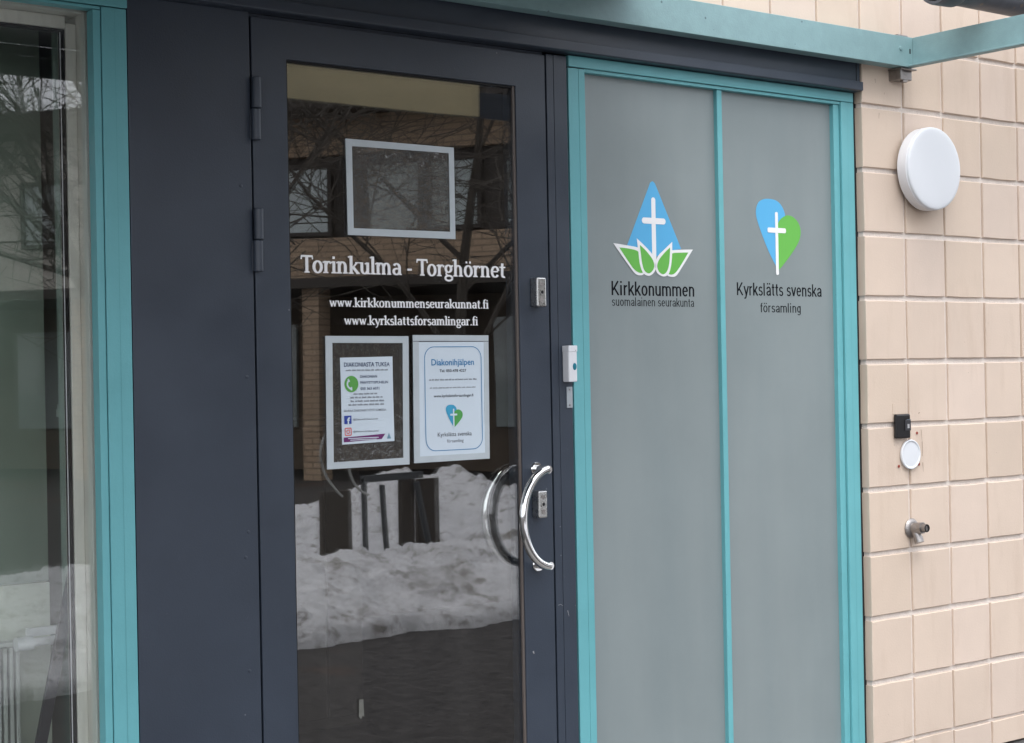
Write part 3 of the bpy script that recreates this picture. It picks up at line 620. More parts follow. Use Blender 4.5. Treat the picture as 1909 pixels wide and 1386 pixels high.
for i in range(4):
    j = (i+1) % 4
    b_.faces.new((of[i], of[j], nf[j], nf[i])); b_.faces.new((ob[j], ob[i], nb[i], nb[j])); b_.faces.new((of[j], of[i], ob[i], ob[j])); b_.faces.new((nf[i], nf[j], nb[j], nb[i]))
bmesh.ops.recalc_face_normals(b_, faces=b_.faces); b_.to_mesh(me); b_.free(); me.materials.append(M_slate)
link("door_leaf", me, dr, .0015)
MB().box(GX1-.007, GX1-.0002, .024, .030, GZ0, GZ1-.0002).build("glazing_bead", M_bead, dr)
MB().box(GX0+.0002, GX1-.008, .024, .030, GZ1-.005, GZ1-.0002).box(GX0+.0002, GX0+.004, .024, .03, GZ0, GZ1-.006).build("gasket", M_gap, dr)
GY = .030
def pane(name, x0, x1, z0, z1, y, th, M, parent): return B(x0, x1, y, y+th, z0, z1).build(name, M, parent)
door_pane = pane("glass_pane", GX0+.0004, GX1-.0004, GZ0, GZ1-.0004, GY, .005, M_glassf, dr)
pane("glass_pane", GX0+.0004, GX1-.0004, GZ0, GZ1-.0004, GY+.020, .004, M_glassi, dr)
# hinges
for zc in (2.1315, 1.825):
    h = MB().box(-2.139, -2.127, .0165, .0198, zc-.071, zc-.002).build("hinge", M_slate, dr, bevel=.001)
    for z0, z1, dx in ((zc+.0012, zc+.0735, .0012), (zc-.0735, zc-.0012, -.0012)):
        MB().lathe((-2.1265+dx, .009, z0), (0, 0, 1), [(0, 0), (0, .0098), (.0015, .0112), (z1-z0-.0015, .0112), (z1-z0, .0098), (z1-z0, 0)], 24).build("knuckle", M_slate, h)
# handles (outer and inner)
def bow(ym, yo, name, xm=-1.304, xb=-1.392):
    zc, hh = 1.125, .129
    P = []
    for i in range(41):
        a = PI*(i/40-.5); sv = math.sin(a*.93)/math.sin(PI/2*.93); q = 1-math.cos(a*.93); q = q/(1-math.cos(PI/2*.93))
        P.append((xb+(xm+.000-xb)*q, yo+(.006 if yo < ym else -.006)*q, zc+hh*sv*.985))
    o = MB().tube(P, .0114, 20)
    hd = o.build(name, M_chrome, dr)
    sg = -1 if yo < ym else 1
    for sz in (-1, 1):
        z = zc+sz*hh*.975; L = abs(yo-ym)
        MB().tube([(xm-.001, ym, z), (xm+.001, yo, z)], .0105, 18).build("stand_off", M_chrome, hd)
        MB().lathe((xm-.001, ym, z), (0, sg, 0), [(0, .0185), (.004, .0185), (.0065, .0165), (.0065, .0105)], 28).build("rosette", M_chrome, hd)
    return hd
bow(.0199, -.034, "pull_handle"); bow(.0781, .132, "inner_pull_handle")
# lock cylinders
for (xc, zc, hh, name) in ((-1.2975, 1.7155, .0385, "lock_cylinder"), (-1.306, 1.159, .0355, "lock_cylinder")):
    w2 = .0155 if hh > .037 else .0145
    o = B(xc-w2, xc+w2, -.010, .0199, zc-hh, zc+hh).build(name, M_satin, dr, bevel=.0035)
    MB().lathe((xc, -.0102, zc), (0, -1, 0), [(0, .0085), (.002, .008), (.002, .0048), (-.0005, .0044), (-.0005, 0)], 20).build("keyway_ring", M_satin, o)
    MB().lathe((xc, -.0115, zc), (0, -1, 0), [(0, .0045), (.0006, 0)], 14).build("keyhole", M_gap, o)
    MB().box(xc-.006, xc+.006, -.0108, -.0098, zc+hh*.42, zc+hh*.68).box(xc-.006, xc+.006, -.0108, -.0098, zc-hh*.72, zc-hh*.36).build("face_plate", M_cast, o, bevel=.0003)
# chip on the door stile
marks("scratch", "", [(-1.326, .773, -1.323, .766, .005)], .0188, M_chip, dr)
# lettering
serif("Torinkulma - Torghörnet", -2.003, -1.387, 1.7535, .0290, GY-.0012, "lettering", M_vinyl, dr)
serif("www.kirkkonummenseurakunnat.fi", -1.925, -1.444, 1.6725, .0155, GY-.0012, "lettering", M_vinyl, dr, .126)
serif("www.kyrkslattsforsamlingar.fi", -1.884, -1.479, 1.629, .0155, GY-.0012, "lettering", M_vinyl, dr, .126)
# scrap of tape
tp = MB().add([(-1.861, .0292, .716), (-1.849, .0289, .716), (-1.8475, .0289, .672), (-1.852, .0286, .676), (-1.857, .0286, .668), (-1.8625, .0292, .676)], [(0, 1, 2, 3, 4, 5)]).build("tape_scrap", mat("yellowed_tape", (.13, .13, .115), .5, var=.2, vscale=60))
tp['label'] = 'small torn scrap of clear tape low on the door glass'; tp['category'] = 'tape'

# ================================================================== DISPLAY POCKETS on the glass
M_pocket = mat("translucent_white_border", (.46, .51, .54), .4, var=.05, vscale=25)
M_paper = mat("white_paper", (.58, .66, .73), .6, var=.02, vscale=14, bump=.15, bscale=30)
def film_mat():
    M = glass_mat("crinkled_clear_film", .15, (.86, .86, .84), wav=.0)
    n, l = M.node_tree.nodes, M.node_tree.links
    geo = n.new("ShaderNodeNewGeometry"); t = n.new("ShaderNodeTexNoise"); t.inputs['Scale'].default_value = 34; t.inputs['Detail'].default_value = 3; l.new(geo.outputs['Position'], t.inputs['Vector'])
    bp = n.new("ShaderNodeBump"); bp.inputs['Distance'].default_value = .0016; l.new(t.outputs[0], bp.inputs['Height'])
    gl = next(q for q in n if q.type == 'BSDF_GLOSSY'); gl.inputs['Roughness'].default_value = .04; l.new(bp.outputs[0], gl.inputs['Normal'])
    out = next(q for q in n if q.type == 'OUTPUT_MATERIAL'); src = out.inputs[0].links[0].from_socket
    df = n.new("ShaderNodeBsdfDiffuse"); df.inputs[0].default_value = (.38, .38, .37, 1); m2 = n.new("ShaderNodeMixShader"); m2.inputs[0].default_value = .085
    l.new(src, m2.inputs[1]); l.new(df.outputs[0], m2.inputs[2]); l.new(m2.outputs[0], out.inputs[0])
    return M
M_film = film_mat()
PY = .0266
def pocket(label, out, inn, topstrip=None):
    # corners TL TR BR BL
    t = thing("display_pocket", label, "display frame", (sum(p[0] for p in out)/4, PY, out[3][1]))
    mb = MB(); th = .0022
    v = [(x, PY, z) for x, z in out]+[(x, PY, z) for x, z in inn]+[(x, PY+th, z) for x, z in out]+[(x, PY+th, z) for x, z in inn]
    f = []
    for i in range(4):
        j = (i+1) % 4; f += [(i, j, 4+j, 4+i), (8+j, 8+i, 12+i, 12+j), (j, i, 8+i, 8+j), (4+i, 4+j, 12+j, 12+i)]
    mb.add(v, f); mb.build("border", M_pocket, t, bevel=.0004)
    MB().add([(x, PY+.0012, z) for x, z in inn], [(0, 1, 2, 3)]).build("film", M_film, t)
    return t
def off(L): return [(x+.030, z+.0) for x, z in L]     # pockets stand 36 mm behind the lettering plane
kx = .0293; kz = .0
def sh(p): # same sight line moved from plane .02 to the pocket plane
    cx, cy, cz = -4.0402, -3.4105, 1.5002; k = (PY-cy)/(.02-cy); return (cx+(p[0]-cx)*k, cz+(p[1]-cz)*k)
q = lambda L: [sh(p) for p in L]
pocket("empty landscape display pocket with white border, uppermost on the door glass", q([(-1.876, 2.081), (-1.552, 2.081), (-1.552, 1.848), (-1.874, 1.847)]), q([(-1.858, 2.064), (-1.568, 2.066), (-1.568, 1.866), (-1.857, 1.864)]))
pocket("left upright display pocket with white border, holding a small notice sheet", q([(-1.943, 1.602), (-1.702, 1.601), (-1.706, 1.282), (-1.945, 1.281)]), q([(-1.924, 1.585), (-1.720, 1.584), (-1.724, 1.299), (-1.926, 1.297)]))
pc = pocket("right upright display pocket with white border, filled by a blue framed notice", q([(-1.689, 1.604), (-1.453, 1.603), (-1.456, 1.285), (-1.692, 1.284)]), q([(-1.671, 1.589), (-1.468, 1.588), (-1.471, 1.301), (-1.674, 1.300)]))
a, b = sh((-1.690, 1.589)), sh((-1.453, 1.5885)); MB().add([(a[0], PY-.0004, a[1]), (b[0], PY-.0004, b[1]), (b[0], PY-.0004, b[1]-.0015), (a[0], PY-.0004, a[1]-.0015)], [(0, 1, 2, 3)]).build("fold_line", M_ink2, pc)

def sheet(name, label, cs, y):
    o = MB(); n = 10; vs = []
    TL, TR, BR, BL = [Vector(p) for p in cs]
    for j in range(n+1):
        for i in range(n+1):
            p = TL.lerp(TR, i/n).lerp(BL.lerp(BR, i/n), j/n); vs.append((p.x, y-.0004*math.sin(i*.9+j*.5), p.y))
    o.add(vs, [(j*(n+1)+i, (j+1)*(n+1)+i, (j+1)*(n+1)+i+1, j*(n+1)+i+1) for j in range(n) for i in range(n)], 0, True)
    s_ = o.build(name, M_paper, None, fix=False); s_['label'] = label; s_['category'] = 'notice'; return s_
def flat(name, polys, y, M, parent):
    mb = MB()
    for p in polys: mb.poly(p, y)
    return mb.build(name, M, parent, fix=False)
def circ(cx, cz, r, n=28, r2=None): return [(cx+r*math.cos(2*PI*i/n), cz+(r2 or r)*math.sin(2*PI*i/n)) for i in range(n)]
def rect(x0, z0, x1, z1): return [(x0, z0), (x1, z0), (x1, z1), (x0, z1)]
def annulus(mb, A, Bq, y):
    n = len(A); mb.add([(p[0], y, p[1]) for p in A]+[(p[0], y, p[1]) for p in Bq], [(i, (i+1) % n, n+(i+1) % n, n+i) for i in range(n)])
def rrect(x0, z0, x1, z1, r, n=8):
    L = []
    for cx, cz, a0 in ((x1-r, z1-r, 0), (x0+r, z1-r, 90), (x0+r, z0+r, 180), (x1-r, z0+r, 270)):
        L += [(cx+r*math.cos(math.radians(a0+90*i/n)), cz+r*math.sin(math.radians(a0+90*i/n))) for i in range(n+1)]
    return L
M_navy = mat("navy_ink", (.012, .03, .10), .6); M_blueline = mat("blue_ink", (.03, .20, .42), .6)
M_grn = mat("green_ink", (.09, .33, .06), .6); M_purple = mat("purple_ink", (.13, .015, .12), .6)
M_bink = mat("print_cyan_blue", (.04, .32, .52), .6); M_gink = mat("print_green", (.07, .32, .07), .6)
M_red = mat("coral_ink", (.62, .10, .09), .6); M_greyink = mat("mid_grey_ink", (.17, .18, .21), .6)

def wordbars(x0, x1, z, h, seed, M, y, parent):       # lines too small to read in the photograph: word-sized strokes
    rn = random.Random(seed); x = x0; P = []
    while x < x1-.002:
        w_ = min(rn.uniform(.006, .016), x1-x)
        xx = x
        while xx < x+w_-.0008: P.append(rect(xx, z, xx+.0011, z+h*rn.choice((1, 1, 1.35)))); xx += .0017
        x += w_+.0024
    return flat("printed_line", P, y, M, parent)

# small notice: local print coordinates s,t in 0..1 over the sheet
SB = q([(-1.903, 1.549), (-1.751, 1.551), (-1.750, 1.342), (-1.901, 1.339)])
YB = PY+.0006
sB = sheet("notice_sheet", "small white notice with green phone icon and purple strip in the left pocket", SB, YB)
X0, X1, Z0, Z1 = SB[0][0], SB[1][0], SB[3][1], SB[0][1]; W_, H_ = X1-X0, Z1-Z0; yp = YB-.0010
fx = lambda s: X0+s*W_
fz = lambda t: Z1-t*H_
sans("DIAKONIASTA TUKEA", fx(.07), fx(.94), fz(.105), .0105, yp, "headline", M_navy, sB, .012)
wordbars(fx(.1), fx(.9), fz(.155), .003, 2, M_greyink, yp, sB)
flat("phone_icon", [circ(fx(.20), fz(.305), .0200)], yp, M_grn, sB)
ph = MB()
P = [(fx(.20)+.0115*math.cos(math.radians(a)), fz(.305)+.0115*math.sin(math.radians(a))) for a in range(120, 290, 10)]
for i in range(len(P)-1):
    wq = .0042 if i in (0, 1, len(P)-2, len(P)-3) else .0022
    p0, p1 = Vector(P[i]), Vector(P[i+1]); n_ = Vector((-(p1-p0).y, (p1-p0).x)).normalized()*wq
    ph.poly([tuple(p0-n_), tuple(p1-n_), tuple(p1+n_), tuple(p0+n_)], yp-.0003)
ph.build("phone_symbol", M_paper, sB, fix=False)
sans("DIAKONIAN", fx(.37), fx(.69), fz(.235), .0062, yp, "printed_line", M_navy, sB, .01)
sans("PÄIVYSTYSPUHELIN", fx(.37), fx(.90), fz(.305), .0062, yp, "printed_line", M_navy, sB, .01)
sans("050 363 6071", fx(.37), fx(.73), fz(.375), .0062, yp, "printed_line", M_navy, sB, .01)
for i, (a, b) in enumerate([(.24, .72), (.18, .8), (.18, .82), (.14, .84)]): wordbars(fx(a), fx(b), fz(.43+.042*i), .0032, 10+i, M_greyink, yp, sB)
sans("SEURAA DIAKONIATYÖTÄ SOMESSA:", fx(.05), fx(.86), fz(.625), .0052, yp, "printed_line", M_greyink, sB, .01)
flat("social_icon", [rect(fx(.055), fz(.765), fx(.19), fz(.67))], yp, mat("icon_blue", (.02, .05, .30), .6), sB)
sans("f", fx(.105), fx(.165), fz(.765), .0165, yp-.0003, "icon_letter", M_paper, sB, .03)
ic = MB(); cx, cz = fx(.125), fz(.855)
annulus(ic, rrect(cx-.0098, cz-.0098, cx+.0098, cz+.0098, .0035), rrect(cx-.0076, cz-.0076, cx+.0076, cz+.0076, .0025), yp)
annulus(ic, circ(cx, cz, .0052), circ(cx, cz, .0032), yp); ic.poly(circ(cx+.0045, cz+.0045, .001, 8), yp)
ic.build("social_icon", M_red, sB, fix=False)
sans("@DiakoniaKirkkonummi", fx(.22), fx(.69), fz(.725), .0042, yp, "printed_line", M_greyink, sB, .012)
sans("@diakonia.kirkkonummi", fx(.22), fx(.70), fz(.865), .0042, yp, "printed_line", M_greyink, sB, .012)
flat("purple_strip", [[(fx(.04), fz(.975)), (fx(.76), fz(.955)), (fx(.83), fz(.895)), (fx(.04), fz(.92))]], yp, M_purple, sB)
flat("strip_lines", [rect(fx(.12), fz(.938), fx(.70), fz(.929)), rect(fx(.16), fz(.957), fx(.66), fz(.949))], yp-.0003, M_paper, sB)
flat("tiny_emblem", [[(fx(.86), fz(.955)), (fx(.94), fz(.955)), (fx(.90), fz(.885))]], yp, mat("grey_blue_ink", (.15, .28, .36), .6), sB)

# cross-and-heart emblem geometry, unit: width 1
def drop(mb, pts, y, mi): mb.poly(pts, y, mi)
def heart(x, zb, sc, y, name, parent, bm, gm, wm, bold=1.):
    """blue drop left, green half drop right, white cross; x = cross axis, zb = foot, sc = total height"""
    def cat(P, n=10):
        out = []
        L = len(P)
        for i in range(L):
            p0, p1, p2, p3 = (Vector(P[(i+k-1) % L]) for k in range(4))
            if P[i][2:] == ('c',) or len(P[i]) > 2: pass
            for k in range(n):
                t = k/n; out.append(.5*((2*p1)+(-p0+p2)*t+(2*p0-5*p1+4*p2-p3)*t*t+(-p0+3*p1-3*p2+p3)*t**3))
        return [tuple(o) for o in out]
    def open_cat(P, n=8):
        V = [Vector(p) for p in P]; out = []
        for i in range(len(V)-1):
            p0 = V[max(i-1, 0)]; p1 = V[i]; p2 = V[i+1]; p3 = V[min(i+2, len(V)-1)]
            for k in range(n):
                t = k/n; out.append(.5*((2*p1)+(-p0+p2)*t+(2*p0-5*p1+4*p2-p3)*t*t+(-p0+3*p1-3*p2+p3)*t**3))
        out.append(V[-1]); return [tuple(o) for o in out]
    hx = 1.36; T = lambda L: [(x+a*sc*hx, zb+b*sc) for a, b in L]
    mb = MB()
    mb.poly(T(open_cat([(.0, .075), (-.13, .33), (-.255, .66), (-.285, .82), (-.25, .94), (-.175, .99), (-.09, 1.0), (.0, .985), (.07, .93), (.115, .84), (.12, .77), (.06, .70), (.0, .60)])), y, 0)
    mb.poly(T(open_cat([(.025, .055), (.20, .27), (.315, .45), (.345, .58), (.32, .69), (.25, .77), (.165, .795), (.09, .765), (.03, .70), (.0, .60), (.0, .30), (.025, .055)])), y-.00035, 1)
    mb.poly([(p[0], p[1]) for p in rrect(x-.027*sc*bold, zb-.01*sc, x+.027*sc*bold, zb+.83*sc, .020*sc)], y-.0007, 2)
    mb.poly(rrect(x-.178*sc, zb+.585*sc-.033*sc*bold, x+.178*sc, zb+.585*sc+.033*sc*bold, .024*sc), y-.001, 2)
    return mb.build(name, [bm, gm, wm], parent, fix=False)

# blue framed notice
SC = q([(-1.674, 1.5865), (-1.466, 1.5865), (-1.470, 1.300), (-1.676, 1.2985)])
sC = sheet("notice_sheet", "large pale notice with a blue rounded frame and heart emblem in the right pocket", SC, YB)
X0, X1, Z0, Z1 = SC[0][0], SC[1][0], SC[3][1], SC[0][1]; W_, H_ = X1-X0, Z1-Z0
fr = MB(); annulus(fr, rrect(fx(.085), fz(.955), fx(.945), fz(.04), .030), rrect(fx(.094), fz(.949), fx(.936), fz(.046), .0285), yp)
fr.build("rounded_frame_line", M_blueline, sC, fix=False)
sans("Diakonihjälpen", fx(.19), fx(.83), fz(.205), .0160, yp, "headline", M_blueline, sC, .012)
sans("Tel. 050-478 4227", fx(.31), fx(.71), fz(.265), .0070, yp, "printed_line", M_ink2, sC, .015)
wordbars(fx(.15), fx(.87), fz(.338), .0030, 31, M_greyink, yp, sC)
wordbars(fx(.16), fx(.86), fz(.407), .0022, 32, M_greyink, yp, sC)
sans("www.kyrkslattsforsamlingar.fi", fx(.215), fx(.81), fz(.485), .0070, yp, "printed_line", M_ink2, sC, .012)
heart(fx(.505), fz(.765), .061, yp, "heart_emblem", sC, M_bink, M_gink, M_paper, 1.2)
sans("Kyrkslätts svenska", fx(.265), fx(.775), fz(.83), .0105, yp, "printed_line", M_ink2, sC)
sans("församling", fx(.40), fx(.65), fz(.885), .0080, yp, "printed_line", M_greyink, sC)

# ================================================================== LEFT WINDOW
lw = thing("window", "tall window at the left edge with teal frame and cream inner sash", "window", (-3.5, .02, .3))
B(-2.5012, -2.4425, .02, .075, .3, 2.3262).build("frame", M_teal, lw, bevel=.0016)
B(-2.5205, -2.5030, .0225, .055, .3, 2.3180).build("frame", M_teal, lw, bevel=.001)
B(-4.55, -2.4405, .0185, .075, 2.3285, 2.3565).build("frame", M_teal, lw, bevel=.0015)
B(-4.55, -2.5030, .0225, .055, 2.3195, 2.3262).build("frame", M_teal, lw, bevel=.001)
B(-4.55, -4.49, .02, .075, .3, 2.3262).build("frame", M_teal, lw, bevel=.0016)
B(-4.55, -2.4425, .02, .075, .25, .3).build("frame", M_teal, lw, bevel=.0016)
B(-4.49, -2.5012, .035, .05, .3, .3195).build("frame", M_teal, lw)
MB().box(-2.5030, -2.5012, .03, .075, .3, 2.3262).box(-4.49, -2.5, .03, .075, 2.3262, 2.3285).build("gap_seal", M_gap, lw)
marks("seam", "", [(-2.4700, .30, -2.4705, 2.326, .0010)], .0194, mat("teal_seam", (.085, .28, .31), .6), lw)
pane("glass_pane", -4.49, -2.5208, .3, 2.3190, .0555, .004, M_glassl, lw)
# cream lining and sash behind the outer glass
B(-2.5180, -2.4500, .077, .19, .3, 2.36).build("inner_frame", M_cream, lw, bevel=.002)
B(-2.5430, -2.5185, .118, .165, .3, 2.302).build("inner_frame", M_cream, lw, bevel=.002)
MB().box(-4.5, -2.5185, .077, .19, 2.3185, 2.36).box(-4.5, -2.5435, .118, .165, 2.2890, 2.3180).build("inner_frame", M_cream, lw, bevel=.002)
MB().box(-4.49, -2.52, .077, .25, .26, .3).build("inner_sill", M_cream, lw)
MB().box(-2.5476, -2.5440, .122, .150, .3, 2.288).box(-4.49, -2.548, .122, .15, 2.2850, 2.2885).build("gasket", M_gap, lw)
pane("glass_pane", -4.49, -2.548, .3, 2.2845, .135, .004, M_glassl2, lw)
B(-2.5505, -2.5485, .1335, .1349, .3, 2.284).build("spacer_bar", M_white, lw)
B(-4.6, -2.4, .0, .30, .0, .25).build("wall_below", M_conc, lw)

# ================================================================== FROSTED WINDOW
fw = thing("frosted_window", "two light frosted window with teal frame and parish emblems", "window", (-.6, .02, .3))
B(-1.1685, -1.1330, .02, .075, .3, 2.3235).build("frame", M_teal, fw, bevel=.0012)
B(-1.1320, -1.1095, .0205, .070, .3, 2.3235).build("frame", M_teal, fw, bevel=.0012)
B(-1.1685, -.0175, .0175, .075, 2.3265, 2.3560).build("frame", M_teal, fw, bevel=.0015)
B(-1.1095, -.0735, .0235, .070, 2.3165, 2.3255).build("frame", M_teal, fw, bevel=.001)
B(-.0725, -.0150, .02, .075, .3, 2.3255).build("frame", M_teal, fw, bevel=.0015)
B(-.1000, -.0745, .0275, .070, .3, 2.3160).build("frame", M_teal, fw, bevel=.0012)
B(-1.1685, -.0150, .02, .075, .25, .3).build("frame", M_teal, fw, bevel=.0012)
B(-.6010, -.5815, .0285, .060, .3, 2.3160).build("mullion", M_teal, fw, bevel=.0012)
MB().box(-1.1330, -1.1320, .024, .07, .3, 2.3235).box(-.0745, -.0725, .03, .07, .3, 2.3255).box(-1.1685, -.02, .024, .07, 2.3235, 2.3265).build("gap_seal", M_gap, fw)
marks("seam", "", [(-.0440, .30, -.0440, 2.325, .0009)], .0194, bpy.data.materials["teal_seam"], fw)
FY = .0430
p1 = B(-1.1095, -.6010, FY, FY+.006, .3, 2.3160).build("frosted_pane", M_frost, fw)
p2 = B(-.5815, -.1000, FY, FY+.006, .3, 2.3160).build("frosted_pane", M_frost, fw)
MB().box(-1.1095, -.1000, FY+.008, FY+.014, .3, 2.316).build("backing", M_gap, fw)
B(-1.17, -.012, .0, .34, .0, .249).build("wall_below", M_conc, fw)
MB().box(-1.17, -.012, .08, .30, .25, 2.355).build("infill", M_gap, fw)
# emblem 1: blue peak, cross, four leaves
M_sky = mat("sky_blue_vinyl", (.085, .40, .70), .5); M_leaf = mat("leaf_green_vinyl", (.125, .44, .065), .5)
ye = FY-.0006
def open_cat(P, n=8):
    V = [Vector(p) for p in P]; out = []
    for i in range(len(V)-1):
        p0 = V[max(i-1, 0)]; a_ = V[i]; b__ = V[i+1]; p3 = V[min(i+2, len(V)-1)]
        for k in range(n):
            t = k/n; out.append(.5*((2*a_)+(-p0+b__)*t+(2*p0-5*a_+4*b__-p3)*t*t+(-p0+3*a_-3*b__+p3)*t**3))
    return [tuple(o) for o in out]
em = MB()
def ex(px): return -1.000+(px-108)/(845-108)*.304      # emblem drawing units -> metres (measured across the leaves)
def ez(py): return 1.770+(975-py)/(975-95)*.267
T1 = lambda L: [(ex(a), ez(b)) for a, b in L]
em.poly(T1([(232, 705), (440, 150), (455, 108), (476, 92), (497, 108), (515, 150), (735, 712), (640, 730), (480, 800), (330, 730)]), ye, 0)
em.poly(rrect(ex(461), ez(870), ex(499), ez(243), .0075), ye-.0004, 2)
em.poly(rrect(ex(371), ez(490), ex(591), ez(434), .0085), ye-.0007, 2)
def leaf(outl, inn, k):
    em.poly(T1(open_cat(outl)), ye-.0009-k*.0004, 2); em.poly(T1(open_cat(inn)), ye-.0012-k*.0004, 1)
leaf([(108, 684), (200, 695), (330, 715), (372, 740), (390, 860), (382, 950), (350, 970), (300, 955), (235, 870), (108, 684)],
     [(162, 722), (240, 728), (325, 748), (345, 800), (358, 900), (372, 942), (335, 946), (290, 915), (240, 845), (162, 722)], 0)
leaf([(845, 712), (760, 716), (640, 728), (600, 745), (580, 850), (590, 950), (625, 975), (680, 965), (740, 880), (845, 712)],
     [(800, 742), (730, 746), (645, 758), (628, 810), (622, 900), (606, 945), (640, 955), (680, 930), (735, 850), (800, 742)], 0)
leaf([(320, 630), (400, 705), (465, 780), (492, 860), (480, 930), (430, 972), (375, 950), (345, 870), (332, 750), (320, 630)],
     [(347, 690), (400, 740), (455, 810), (476, 870), (462, 920), (425, 950), (385, 925), (365, 860), (355, 780), (347, 690)], 1)
leaf([(648, 648), (565, 730), (510, 790), (486, 870), (500, 940), (555, 975), (605, 955), (632, 880), (645, 770), (648, 648)],
     [(627, 700), (575, 752), (522, 820), (503, 880), (518, 930), (555, 955), (590, 930), (612, 870), (622, 790), (627, 700)], 1)
em.build("parish_emblem", [M_sky, M_leaf, M_vinyl], p1, fix=False)
grotesk("Kirkkonummen", -1.008, -.693, 1.7145, .0285, ye, "lettering", M_ink, p1, .078)
grotesk("suomalainen seurakunta", -1.007, -.694, 1.6850, .0178, ye, "lettering", M_ink, p1, .062)
heart(-.3465, 1.787, .2245, ye, "heart_emblem", p2, M_sky, M_leaf, M_vinyl)
grotesk("Kyrkslätts svenska", -.519, -.151, 1.7215, .0275, ye, "lettering", M_ink, p2, .076)
grotesk("församling", -.4225, -.2465, 1.6720, .0205, ye, "lettering", M_ink, p2, .066)

# ================================================================== CANOPY
ca = thing("entrance_canopy", "teal steel canopy frame over the entrance, weathered paint", "canopy", (-1.5, -.06, 2.45))
BZ0, BZ1 = 2.442, 2.536
def chan(x0, x1, y0, y1): return MB().box(x0, x1, y0, y1, BZ0, BZ1)
MB().box(-5.2, .176, -.062, -.056, BZ0, BZ1).box(-5.2, .176, -.0559, -.015, BZ0, BZ0+.006).box(-5.2, .176, -.0559, -.015, BZ1-.006, BZ1).build("rear_beam", M_tealbeam, ca, bevel=.0012)
MB().box(.1765, .183, -1.40, -.0135, BZ0, BZ1).box(.150, .1764, -1.40, -.0625, BZ0, BZ0+.006).build("side_beam", M_tealbeam, ca, bevel=.0012)
MB().box(-5.2, .183, -1.412, -1.4005, BZ0, BZ1).build("front_beam", M_slate, ca, bevel=.0015)  # inner face lies in shade; that darkness is put in as slate colour
B(-1.74, -.40, -1.3995, -1.385, BZ0+.001, BZ1+.05).build("beige_band_board", mat("beige_band", (.60, .53, .34), .7, var=.12, vscale=5), ca)  # unseen board, added for the beige band mirrored in the door glass
MB().box(-5.2, -1.02, -.75, -.0565, 2.5365, 2.60).box(-5.2, -1.75, -1.3995, -.7505, 2.5365, 2.60).build("roof_panel", M_slate, ca)
MB().box(-5.206, -5.2, -1.4, -.0135, BZ0, BZ1).build("side_beam", M_tealbeam, ca)
for x in (-3.6,): MB().box(x, x+.05, -1.3995, -.0625, BZ0+.01, BZ1).build("cross_beam", M_tealbeam, ca)
bk = MB().box(.128, .205, -.055, .001, 2.4355, 2.441).box(.132, .140, -.050, .001, 2.404, 2.4355).box(.140, .200, -.038, .001, 2.406, 2.4354).build("wall_bracket", M_cast, ca, bevel=.002)
MB().tube([(.170, -.03, 2.40), (.170, -.03, 2.406)], .012, 6).build("bolt", M_cast, ca)
MB().lathe((.118, -.0621, 2.497), (0, -1, 0), [(0, .007), (.0025, .0065), (.003, .003), (.003, 0)], 14).build("bolt", M_tealbeam, ca)
MB().box(.1595, .1655, -.0624, -.0621, 2.484, 2.499).build("slot", M_gap, ca)
MB().box(.125, .175, -.045, -.005, 2.5365, 2.5455).build("cap_bracket", M_cast, ca, bevel=.002)
MB().box(-5.2, .06, -.014, -.002, 2.5315, 2.5375).build("black_strip", M_gap, ca)  # thin black strip along the wall at the beam's upper edge

# round pipe at the top right
dp = thing("drain_pipe", "weathered dark grey round pipe with open collar above the canopy corner", "pipe", (.3, -.30, 2.64))
M_pipeg = mat("grey_zinc_pipe", (.085, .09, .105), .42, metal=.25, var=.25, vscale=18, bump=.3, bscale=90, specks=(40, .25, (.16, .12, .09), .25))
PYc, PZc, PR = -.315, 2.630, .052
MB().tube([(.06, PYc, PZc), (1.9, PYc, PZc)], PR, 36).build("pipe", M_pipeg, dp)
MB().lathe((-.035, PYc, PZc), (1, 0, 0), [(0, .052), (0, .060), (.012, .062), (.085, .060), (.10, .053), (.10, .0525)], 36).build("collar", M_pipeg, dp)
MB().lathe((-.035, PYc, PZc), (1, 0, 0), [(0, .052), (.06, .050), (.06, 0)], 36).build("bore", M_gap, dp)

# ================================================================== WALL LAMP
lp = thing("wall_lamp", "round white opal bulkhead lamp on the buff tiles", "lamp", (.277, 0, 2.13))
LC = (.2765, 0, 2.131)
MB().lathe((LC[0], -.002, LC[2]), (0, -1, 0), [(0, 0), (0, .112), (.012, .114), (.012, .05)], 64).build("base", M_cast, lp)
MB().lathe((LC[0], -.014, LC[2]), (0, -1, 0), [(0, .10), (0, .128), (.004, .1315), (.037, .1325), (.0378, .1305), (.0400, .1305)], 96).build("rim", M_white, lp)
MB().lathe((LC[0]+.001, -.054, LC[2]), (0, -1, 0), [(0, .1315), (.003, .1312), (.0052, .1300), (.0068, .1272), (.0078, .122), (.0088, .11), (.0105, .07), (.0112, .03), (.0113, 0)], 96).build("diffuser", M_opal, lp)

